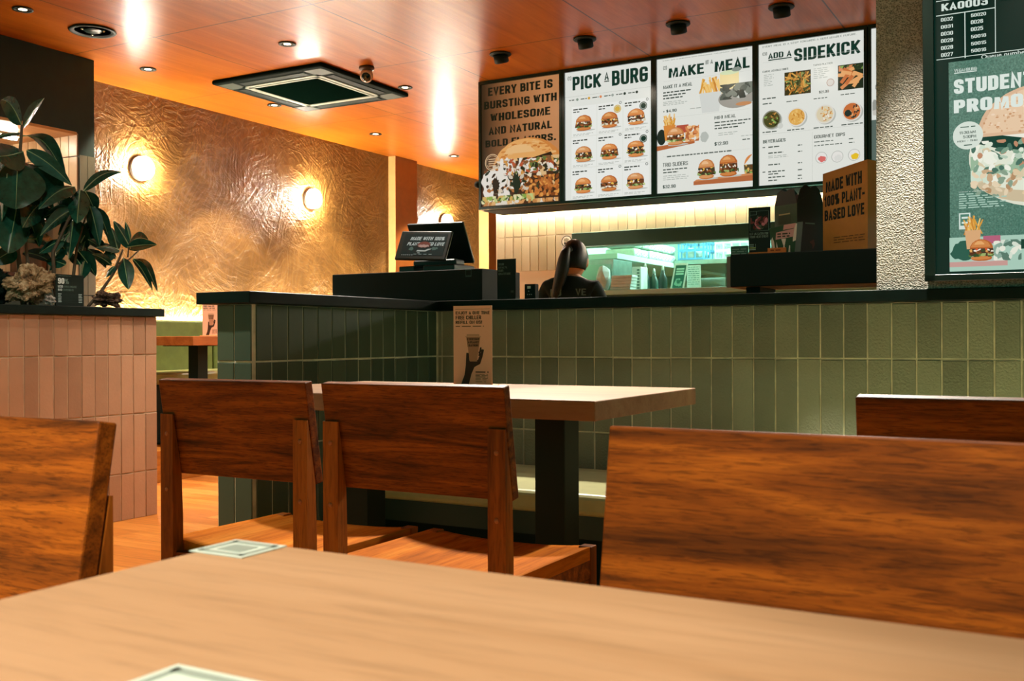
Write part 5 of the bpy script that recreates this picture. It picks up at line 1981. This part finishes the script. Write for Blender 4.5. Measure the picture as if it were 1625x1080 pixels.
a.poly([(-w2 * .05, .006), (w2 * .2, .006), (w2 * .1, .028), (w2 * .2, .06), (-w2 * .14, .06), (w2 * .02, .03)], 'd8ccb8')
a.poly([(w2 * .36, .0), (w2 * .5, .0), (w2 * .5, .03), (w2 * .42, .03)], 'd8ccb8')
a.poly([(-w2 * .5, .03), (-w2 * .4, .01), (-w2 * .34, .012), (-w2 * .48, .05)], 'd8ccb8')
a.poly([(w2 * .68, .045), (w2 * .9, .05), (w2 * .99, .12), (w2 * .86, .12), (w2 * .7, .08)], 'd8ccb8')
a.poly([(-w2 * .55, .058), (w2 * .72, .066), (w2 * .8, .10), (-w2 * .5, .088)], 'c9958a')
a.poly([(w2 * .0, .097), (w2 * .8, .102), (w2 * .92, .122), (w2 * .05, .118)], 'd09488')
a.fine(-w2 * .42, .078, w2 * .5, .006, '3a3a28', random.Random(3))
a.fine(-w2 * .42, .067, w2 * .45, .006, '3a3a28', random.Random(4))
a.b.xf(M_)
a.build('print', o)
p, q = at(1219, 400, y=YL + .02), at(1247, 391, y=YL + .02)
o = empty('price_tag', ((p.x + q.x) / 2, YL + .02, LT), 'little orange tag lying before the patterned carton', 'tag')
MB().box((p.x, YL + .012, LT), (q.x, YL + .03, LT + .021), 0, .001).build('card', plain('orange_card', 'c9702a', .5, .4), o)
a = Art(YL + .0117)
a.fine(p.x + .012, LT + .008, q.x - .02, .006, '7a3a14', random.Random(1))
a.build('print', o)

# kraft carrier bag standing as a sharp box, corner towards us
KR = plain('kraft_paper', 'b87830', .6, .35, grain=.1)
KRS = plain('kraft_paper_lit', 'c08034', .6, .35, grain=.08)  # same paper made lighter for the side that catches more light
base = at(1375.6, 389, y=YL + .0)
yaw = math.radians(-24)
M_ = Matrix.Translation((base.x, base.y + .02, LT)) @ Matrix.Rotation(yaw, 4, 'Z')
w, d, hl, hr = .215, .11, .330, .362
o = empty('paper_bag', (base.x, base.y, LT), 'upright kraft paper bag with bold black words at the column end of the ledge', 'bag')
b = MB()
b.add([(-w, 0, 0), (0, 0, 0), (0, d, 0), (-w, d, 0), (-w, 0, hl), (0, 0, hr), (0, d, hr), (-w, d, hl)],
      [(0, 1, 5, 4), (2, 3, 7, 6), (3, 0, 4, 7), (3, 2, 1, 0)], 0)
b.add([(0, 0, 0), (0, d / 2, 0), (0, d, 0), (0, d, hr), (0, d / 2, hr), (0, 0, hr)], [(0, 1, 4, 5), (1, 2, 3, 4)], 1)
b.add([(-w + .004, .004, hl - .02), (-.004, .004, hr - .02), (-.004, d - .004, hr - .02), (-w + .004, d - .004, hl - .02)], [(0, 1, 2, 3)], 0)
b.xf(M_)
b.build('body', [KR, KRS], o)
a = Art(-.0006)
K = hr - hl
for t, x0_, x1_, z0_, z1_ in (('MADE WITH', .07, .88, .735, .915), ('100% PLANT-', .03, .94, .555, .725), ('BASED LOVE', .04, .93, .375, .545)):
    a.text(t, -w + w * x0_, hl * z0_, -w + w * x1_, hl * z1_, '16180c', .045)
for k in range(3):
    a.fine(-w + w * .25, .055 - .010 * k, -w * .06, .0028, '5a3a14', random.Random(k))
a.b.v = [(v[0], v[1], v[2] + K * (v[0] + w) / w * v[2] / hl) for v in a.b.v]
a.b.xf(M_)
a.build('print', o)


# ------------------------------------------------------------------ the person behind the counter
def skinned(nodes, edges, levels=2):
    """nodes: (position, radius); returns mesh data grown over the skeleton"""
    me = bpy.data.meshes.new('sk')
    me.from_pydata([n[0] for n in nodes], edges, [])
    ob = bpy.data.objects.new('sk', me)
    COL.objects.link(ob)
    sk = ob.modifiers.new('skin', 'SKIN')
    sk.branch_smoothing = .4
    for i, n in enumerate(nodes):
        r = n[1]
        me.skin_vertices[0].data[i].radius = r if isinstance(r, tuple) else (r, r)
    me.skin_vertices[0].data[0].use_root = True
    sub = ob.modifiers.new('sub', 'SUBSURF')
    sub.levels = sub.render_levels = levels
    dg = bpy.context.evaluated_depsgraph_get()
    out = bpy.data.meshes.new_from_object(ob.evaluated_get(dg))
    b = MB()
    b.add([v.co[:] for v in out.vertices], [list(p.vertices) for p in out.polygons], 0, True)
    bpy.data.objects.remove(ob)
    bpy.data.meshes.remove(me)
    bpy.data.meshes.remove(out)
    return b


PX, PY = -3.165, 6.5
per = empty('person', (PX, PY, 0), 'person in a black shirt with a long dark ponytail, seen from behind', 'person')
SKIN = plain('skin', 'b98a66', .5, .4, grain=.06)
# body facing +Y; local coordinates, then moved
nodes, edges = [], []


def nd(p, r, frm=None):
    nodes.append(((PX + p[0], PY + p[1], p[2]), r))
    if frm is not None:
        edges.append((frm, len(nodes) - 1))
    return len(nodes) - 1


pel = nd((0, 0, .86), (.155, .11))
wai = nd((0, .0, 1.0), (.125, .095), pel)
che = nd((0, -.015, 1.16), (.15, .105), wai)
upc = nd((0, -.005, 1.27), (.14, .09), che)
nb = nd((.004, .012, 1.345), (.055, .055), upc)
nk = nd((.012, .035, 1.41), (.05, .052), nb)
hd0 = nd((.018, .05, 1.455), (.066, .078), nk)
hd1 = nd((.022, .055, 1.51), (.078, .094), hd0)
nd((.022, .05, 1.555), (.060, .075), hd1)
for s in (-1, 1):
    sh_ = nd((s * .165, .0, 1.275), (.055, .055), upc)
    el = nd((s * .235, .03, 1.03), (.042, .042), sh_)
    fo = nd((s * .19, .19, 1.03), (.034, .034), el)
    wr = nd((s * .14, .30, 1.06), (.025, .022), fo)
    pa = nd((s * .125, .355, 1.065), (.036, .018), wr)
    for k in range(4):
        f1 = nd((s * (.095 + .018 * k), .40, 1.066), (.009, .009), pa)
        f2 = nd((s * (.094 + .018 * k), .425 - .004 * abs(k - 1.5), 1.055), (.0085, .0085), f1)
        nd((s * (.094 + .018 * k), .440 - .006 * abs(k - 1.5), 1.036), (.0075, .0075), f2)
    t1 = nd((s * .088, .355, 1.05), (.011, .011), pa)
    nd((s * .072, .385, 1.04), (.009, .009), t1)
    hp_ = nd((s * .09, 0, .80), (.095, .1), pel)
    kn = nd((s * .095, .02, .46), (.06, .06), hp_)
    an = nd((s * .095, -.01, .09), (.038, .04), kn)
    he = nd((s * .095, -.01, .045), (.036, .042), an)
    nd((s * .105, .15, .035), (.034, .03), he)
body = skinned(nodes, edges).build('body', SKIN, per)
# head with a turned face: built as one skull surface joined into the body mesh
hc = Vector((PX + .018, PY + .04, 1.452))
turn = Matrix.Translation(hc) @ Matrix.Rotation(math.radians(-6), 4, 'Z') @ Matrix.Rotation(math.radians(-8), 4, 'X') @ Matrix.Scale(1.2, 4)
bm = bmesh.new()
bmesh.ops.create_uvsphere(bm, u_segments=40, v_segments=28, radius=1)
for v in bm.verts:
    x, y, z = v.co
    wz = 1 - .22 * max(0, -z) ** 1.3
    X_, Y_, Z_ = x * .073 * wz, y * .092 * (1 - .12 * max(0, -z)), z * .112
    if y > 0:                                             # the face
        Y_ += .016 * math.exp(-((x / .14) ** 2 + ((z + .12) / .14) ** 2)) * (y > .3)     # nose
        Y_ += .006 * math.exp(-((x / .3) ** 2 + ((z + .48) / .07) ** 2))                 # lips
        Y_ += .010 * math.exp(-((x / .3) ** 2 + ((z + .85) / .2) ** 2))                  # chin
        for s in (-1, 1):
            Y_ -= .008 * math.exp(-(((x - s * .36) / .15) ** 2 + ((z - .05) / .09) ** 2))  # eye sockets
    v.co = (X_, Y_, Z_)
hb = MB().bm(bm, 0, True)
for s in (-1, 1):                                         # ears
    hb.ball((s * .076, .0, -.012), (.010, .019, .032), 0, 3)
    hb.ball((s * .080, .004, -.012), (.007, .011, .020), 0, 2)
hb.xf(turn)
me2 = hb.build('headtmp', SKIN)
bm = bmesh.new()
bm.from_mesh(body.data)
bm.from_mesh(me2.data)
bm.to_mesh(body.data)
bm.free()
for p_ in body.data.polygons:
    p_.use_smooth = True
bpy.data.objects.remove(me2)
for s, nm in ((-1, 'eye'), (1, 'eye')):
    e = MB().ball((s * .027, .075, .006), (.011, .009, .0075), 0, 3)
    e.xf(turn)
    ob = e.build('eye', plain('eye_white', 'd8d4cc', .3, .5), per)
    e = MB().ball((s * .027, .0822, .006), (.005, .0025, .005), 0, 2)
    e.xf(turn)
    e.build('iris', plain('iris', '2a1a10', .3, .5), ob)
e = MB().ball((0, .083, -.055), (.022, .008, .006), 0, 3)
e.xf(turn)
e.build('lips', plain('lips', '9a5448', .45, .4), per)
HAIR = NT('dark_hair')
f = HAIR.noise(HAIR.coords((90, 90, 6)), 2.0, 4)
HAIR.set(HAIR.ramp(f, [(.3, '050f0b'), (.7, '121a13')]), .42, .3)
HAIR.bump(f, .4, .003)
HAIR = HAIR.m
# hair cap over the skull, then the tail
bm = bmesh.new()
bmesh.ops.create_uvsphere(bm, u_segments=40, v_segments=28, radius=1)
kill = []
for v in bm.verts:
    x, y, z = v.co
    if y > .45 and z < .55 or (z < -.1 and y > .12) or z < -.62:
        kill.append(v)
    k = 1 + .025 * math.sin(18 * math.atan2(x, y + .001)) * (.6 + .4 * z)
    v.co = (x * .083 * k, y * .101 * k - .004, z * .121 * k + .002)
bmesh.ops.delete(bm, geom=kill, context='VERTS')
hb = MB().bm(bm, 0, True)
hb.xf(turn)
hair = hb.build('hair', HAIR, per)
sol = hair.modifiers.new('thick', 'SOLIDIFY')
sol.thickness = .006
back = turn @ Vector((-.012, -.088, .035))
tail = [back + Vector(q) for q in ((.004, .02, .004), (-.004, -.022, .010), (-.012, -.045, -.012), (-.020, -.052, -.06), (-.032, -.050, -.12), (-.050, -.048, -.19), (-.072, -.05, -.26), (-.09, -.055, -.33), (-.10, -.06, -.38))]
MB().tube(tail, [.022, .026, .034, .042, .046, .042, .034, .020, .005], 18).build('ponytail', HAIR, hair)
tq = (tail[1] - tail[0]).to_track_quat('Z', 'Y').to_matrix().to_4x4()
MB().lathe([(.028, -.008), (.033, -.004), (.034, .004), (.029, .009)], n=24).xf(Matrix.Translation(tail[0] + (tail[1] - tail[0]) * .6) @ tq).build('hair_tie', plain('hair_tie', '2a3a34', .5, .4), hair)
SHIRT = plain('black_shirt', '0a1b15', .85, .2, grain=.2)
# shirt: skin over trunk and upper arms
nodes, edges = [], []
s0 = nd((0, 0, .80), (.172, .128))
s1 = nd((0, 0, .98), (.155, .118), s0)
s2 = nd((0, -.015, 1.15), (.172, .124), s1)
s3 = nd((0, -.005, 1.265), (.165, .108), s2)
s4 = nd((.003, .005, 1.335), (.084, .078), s3)
for s in (-1, 1):
    q_ = nd((s * .165, .0, 1.268), (.074, .072), s3)
    q2 = nd((s * .205, .014, 1.15), (.070, .068), q_)
    nd((s * .225, .024, 1.08), (.068, .066), q2)
shirt = skinned(nodes, edges).build('shirt', SHIRT, per)
for tt, xa, xb in (('BU', -.125, -.045), ('VE', .055, .125)):
  a = Art(0)
  a.text(tt, xa, 0, xb, .05, '4a6258', .02)
  a.b.v = [(PX + v[0], PY - .128 + v[1] + .35 * v[0] ** 2 * 4, 1.195 + v[2]) for v in a.b.v]
  a.build('shirt_print', shirt)
nodes, edges = [], []
t0 = nd((0, 0, .84), (.165, .122))
for s in (-1, 1):
    h0 = nd((s * .09, 0, .76), (.108, .108), t0)
    k0 = nd((s * .095, .02, .46), (.082, .082), h0)
    nd((s * .095, -.005, .10), (.066, .07), k0)
skinned(nodes, edges).build('trousers', plain('dark_trousers', '121a18', .8, .2), per)
for s in (-1, 1):
    MB().ball((PX + s * .1, PY + .055, .04), (.05, .14, .05), 0, 3).build('shoe', BLACKM, per)


per.rotation_euler = (0, 0, math.radians(15))

# ------------------------------------------------------------------ plants on the planter wall
LEAFM = NT('rubber_leaf')
f = LEAFM.noise(LEAFM.coords(), 30, 3)
LEAFM.set(LEAFM.ramp(f, [(.3, '0d3022'), (.7, '1a4633')]), .27, .4)
LEAFM = LEAFM.m
MIDRIB = plain('leaf_midrib', '6f8a5a', .4, .4)
STEMM = plain('plant_stem', '1e2c1a', .6, .3, grain=.2)
STEMB = plain('woody_stem', '4a3c28', .7, .3, grain=.25)


def leaf(b, B, T, w, roll=0.0, droop=.12, fold=.25, face=None):
    """a pointed oval leaf from B to T, w wide, turned about its length by roll"""
    B, T = Vector(B), Vector(T)
    ax = T - B
    L = ax.length
    ax.normalize()
    view = (CAM_C - B).normalized() if face is None else Vector(face)
    nrm = (view - ax * view.dot(ax)).normalized()
    nrm = Matrix.Rotation(roll, 3, ax) @ nrm
    sd = ax.cross(nrm)
    NL, NW = 14, 8
    vs = []
    for i in range(NL + 1):
        t = i / NL
        prof = (math.sin(math.pi * t ** .82) ** .75) * (1 - .25 * t) if 0 < t < 1 else 0.0
        half = max(w / 2 * prof * 1.12, .0012)
        c = B + ax * (L * t) + Vector((0, 0, 1)) * (droop * L * (math.sin(math.pi * t)) * .6) 
        for j in range(NW + 1):
            s = j / NW * 2 - 1
            rip = .03 * w * math.sin(t * 26) * abs(s)
            off = -abs(s) * half * fold + rip * .25 - (.012 * w if j == NW // 2 else 0)
            vs.append(c + sd * (half * s) + nrm * off)
    fs = []
    for i in range(NL):
        for j in range(NW):
            k = i * (NW + 1) + j
            fs.append((k, k + 1, k + NW + 2, k + NW + 1))
    b.add(vs, fs, 0, True)
    rib = [vs[i * (NW + 1) + NW // 2] + nrm * .0008 for i in range(NL + 1)]
    b.tube(rib, [.0028 - .0022 * i / NL for i in range(NL + 1)], 6, 1)


def plant(label, x, leaves, stems, base):
    o = empty('rubber_plant', base, label, 'plant', 'rubber plants on the planter wall')
    b = MB()
    for L in leaves:
        (u0, v0), (u1, v1), wpx = L[:3]
        dx = L[3] if len(L) > 3 else 0
        roll = L[4] if len(L) > 4 else 0
        P = at(u0, v0, x=x)
        T = at(u1, v1, x=x + dx)
        d = (P - CAM_C).dot(_fw)
        leaf(b, P, T, wpx * 1.3 * d / CAM_F, roll, L[5] if len(L) > 5 else .08, L[6] if len(L) > 6 else .25)
    ob = b.build('foliage', [LEAFM, MIDRIB], o)
    b = MB()
    for pts, r0, r1 in stems:
        P = [at(u, v, x=x) for u, v in pts]
        P[0].z = max(P[0].z, 1.062)
        # smooth it a little
        Q = []
        for i in range(len(P) - 1):
            for k in range(4):
                Q.append(P[i].lerp(P[i + 1], k / 4))
        Q.append(P[-1])
        n_ = len(Q) - 1
        b.tube(Q, [r0 + (r1 - r0) * i / n_ for i in range(n_ + 1)], 10)
    b.build('stem', STEMB, o)
    return o


XP = -4.42
pa_ = at(33, 492, x=XP)
plant('tall rubber plant with big drooping leaves at the left edge', XP,
      [((34, 198), (2, 158), 24, .06, .5, .3), ((36, 203), (70, 156), 17, -.05, .9), ((31, 211), (-14, 223), 11, .1, 1.0), ((37, 240), (-12, 248), 40, .08, .5, -.05),
       ((36, 216), (105, 285), 30, -.05, .9, .38), ((42, 238), (114, 294), 22, .1, -.25, .12), ((28, 257), (25, 332), 62, .14, .12, .0, .35), ((28, 322), (13, 402), 44, .12, -.2, 0, .5),
       ((12, 275), (3, 350), 20, .02, .9), ((46, 262), (98, 345), 46, -.1, .6, .1), ((66, 322), (36, 361), 30, .12, -.3, .1), ((40, 285), (70, 330), 34, -.08, .5),
       ((30, 350), (-10, 330), 26, -.05, .5), ((45, 345), (62, 392), 24, -.05, .7), ((36, 370), (78, 352), 22, -.1, .4), ((25, 395), (-15, 420), 26, -.06, .6), ((34, 300), (-8, 300), 40, -.1, .5),
       ((40, 378), (90, 392), 20, -.12, .6), ((30, 330), (70, 372), 30, -.12, .5),
       ((36, 262), (84, 322), 40, -.16, .7), ((34, 300), (66, 352), 40, -.16, .9), ((26, 340), (-6, 380), 36, -.14, .6), ((44, 360), (84, 340), 26, -.16, .8), ((30, 240), (-14, 290), 34, -.14, .8), ((38, 400), (84, 418), 20, -.1, .7)],
      [([(38, 492), (33, 440), (28, 400), (29, 330), (30, 262), (33, 225), (35, 198)], .014, .006), ([(50, 492), (48, 450), (42, 400), (38, 340)], .012, .006)], (pa_.x, pa_.y, 1.0622))
XP2 = -4.36
pb_ = at(95, 492, x=XP2)
plant('bushy middle rubber plant with leaves in front of the lit niche', XP2,
      [((132, 303), (193, 273), 13, .0, -.35, .22), ((118, 296), (61, 332), 24, .06, .6, .15), ((127, 300), (122, 354), 24, .14, .1, .0, .45), ((135, 303), (152, 338), 22, -.05, .7),
       ((118, 331), (64, 374), 18, .06, -.5, .1), ((143, 327), (158, 390), 20, .04, .4, .1), ((150, 328), (176, 388), 18, -.04, .8, .2), ((117, 345), (109, 412), 24, .06, .9), ((112, 330), (68, 346), 13, -.02, -.3),
       ((92, 382), (110, 408), 20, -.05, .7), ((124, 398), (152, 438), 24, .02, .8), ((128, 385), (150, 352), 18, -.06, .8), ((105, 350), (70, 330), 30, -.1, .7), ((100, 380), (62, 402), 20, -.04, .8),
       ((130, 400), (140, 370), 22, -.06, .8), ((118, 352), (92, 372), 24, -.08, .6), ((128, 420), (112, 400), 18, -.05, .9), ((140, 380), (165, 400), 20, -.05, .8), ((135, 410), (128, 445), 22, -.04, .9),
       ((100, 300), (88, 345), 36, -.12, .8), ((118, 300), (108, 350), 30, -.12, .9),
       ((120, 330), (92, 398), 26, -.12, .7), ((110, 370), (78, 430), 22, -.12, .8), ((126, 350), (128, 412), 26, -.1, .8), ((146, 345), (136, 395), 22, -.1, .9), ((140, 395), (168, 425), 18, -.08, .8), ((104, 420), (72, 412), 18, -.1, .8)],
      [([(92, 492), (86, 450), (84, 400), (110, 345), (128, 304)], .012, .005), ([(118, 492), (116, 440), (122, 390), (140, 330)], .010, .004), ([(126, 310), (131, 302)], .004, .003)], (pb_.x, pb_.y, 1.0622))
XP3 = -4.34
pc_ = at(143, 492, x=XP3)
plant('small leaning rubber plant before the gold wall at the right end of the planter', XP3,
      [((207, 394), (180, 350), 17, .0, .7), ((207, 382), (199, 352), 8, .0, .6), ((205, 386), (236, 381), 17, -.03, .7, .2), ((202, 392), (249, 388), 16, .05, .4, .05), ((196, 409), (204, 459), 19, .1, .15, 0, .35),
       ((211, 411), (242, 461), 14, .0, .8, .18), ((213, 410), (250, 463), 15, -.04, .8, .3), ((187, 396), (176, 360), 18, -.04, .7), ((177, 421), (146, 403), 11, .06, -.3), ((190, 397), (152, 393), 15, .0, .8, .15),
       ((184, 410), (164, 386), 14, -.02, .8), ((182, 422), (168, 440), 10, -.02, .8), ((180, 400), (158, 415), 16, -.04, .7)],
      [([(140, 486), (160, 462), (176, 440), (186, 418), (195, 396)], .008, .005), ([(152, 478), (168, 452), (184, 428), (196, 410)], .007, .004), ([(186, 418), (204, 412), (220, 398)], .005, .003), ([(203, 408), (204, 392), (206, 382)], .004, .002)],
      (pc_.x, pc_.y, 1.0622))


def lump(name, u0, v0, u1, v1, x, depth, label, cat, mat, seed, jit=.16, tilt=0.0):
    p, q = at(u0, v1, x=x), at(u1, v0, x=x)
    c = Vector((x, (p.y + q.y) / 2, 0))
    hh = (q.z - max(p.z, 1.063)) / 2
    b = MB()
    b.ball((0, 0, 0), (depth, (q.y - p.y) / 2 / (1 + jit), hh / (1 + jit * .5)), 0, 5, jit, seed)
    b.xf(Matrix.Rotation(tilt, 4, 'X'))
    zs = min(v[2] for v in b.v)
    b.xf(Matrix.Translation((c.x, c.y, 1.0625 - zs)))
    for i, s_ in enumerate(b.sm):
        b.sm[i] = False
    return tag(b.build(name, mat), label, cat)


def rock_mat(name, c1, c2, c3):
    t = NT(name)
    f = t.noise(t.coords(), 28, 6, .7)
    g = t.noise(t.coords(), 90, 4, .7)
    t.set(t.ramp(f, [(.34, c1), (.5, c2), (.66, c3)]), .85, .2)
    t.bump(t.math('ADD', f, t.math('MULTIPLY', g, .5)), 1.0, .03)
    return t.m


lump('bark_chunk', 8, 428, 88, 480, -4.36, .06, 'pale rough bark chunk lying at the foot of the tall plant', 'bark', rock_mat('pale_bark', '2a1c10', 'a8845a', 'e0c49a'), 5, .2, .35)
lump('moss_clump', -30, 436, 30, 492, -4.5, .06, 'dark mossy clump behind the pale bark chunk', 'moss', rock_mat('dark_moss', '06120c', '0e2218', '1a3022'), 6, .2)
lump('dry_leaf_curl', 146, 466, 192, 490, -4.32, .04, 'curled dry brown leaf under the small leaning plant', 'dry leaf', rock_mat('dry_leaf', '1a120c', '5a4030', 'a88a74'), 9, .3)
lump('white_pebble', 73, 470, 87, 490, -4.28, .02, 'white stone between the bark chunk and the black card', 'stone', rock_mat('white_stone', '6a5a4a', 'c9b8a8', 'e8dcd0'), 4, .2)
# black fact card
xs = -4.30
p, q = at(88.5, 487, x=xs), at(133, 437, x=xs)
o = empty('fact_card', (xs, (p.y + q.y) / 2, 1.0622), 'black card headed 90% standing among the plants', 'sign')
MB().box((xs - .004, p.y, 1.0662), (xs, q.y, q.z), 0, .001).build('card', BLACKM, o)
MB().box((xs - .03, p.y - .004, 1.0622), (xs + .02, q.y + .004, 1.0672)).build('foot', BLACKM, o)
a = Art(0)
W, H = q.y - p.y, q.z - 1.066
a.rect(W * .1, H * .95, W * .55, H * .955, '8aa094')
a.text('90', W * .08, H * .70, W * .30, H * .88, 'dfe6de', .03)
a.text('%', W * .32, H * .70, W * .46, H * .86, '6f8578', .0)
a.text('LESS', W * .08, H * .58, W * .25, H * .65, 'dfe6de', .02)
a.text('GREENHOUSE', W * .29, H * .58, W * .74, H * .65, '5f7568', .0)
a.text('GAS', W * .08, H * .48, W * .22, H * .55, 'dfe6de', .02)
a.text('EMISSIONS', W * .26, H * .48, W * .62, H * .55, '5f7568', .0)
for k in range(6):
    a.fine(W * .08, H * (.37 - .05 * k), W * .2, H * .02, 'b8c6bc', random.Random(k))
    a.fine(W * .80, H * (.37 - .05 * k), W * .93, H * .02, 'b8c6bc', random.Random(k + 7))
    a.rect(W * .22, H * (.375 - .05 * k), W * .78, H * (.378 - .05 * k), '33493e')
a.b.v = [(xs + .0004 - v[1], p.y + v[0], 1.066 + v[2]) for v in a.b.v]
a.build('print', o)
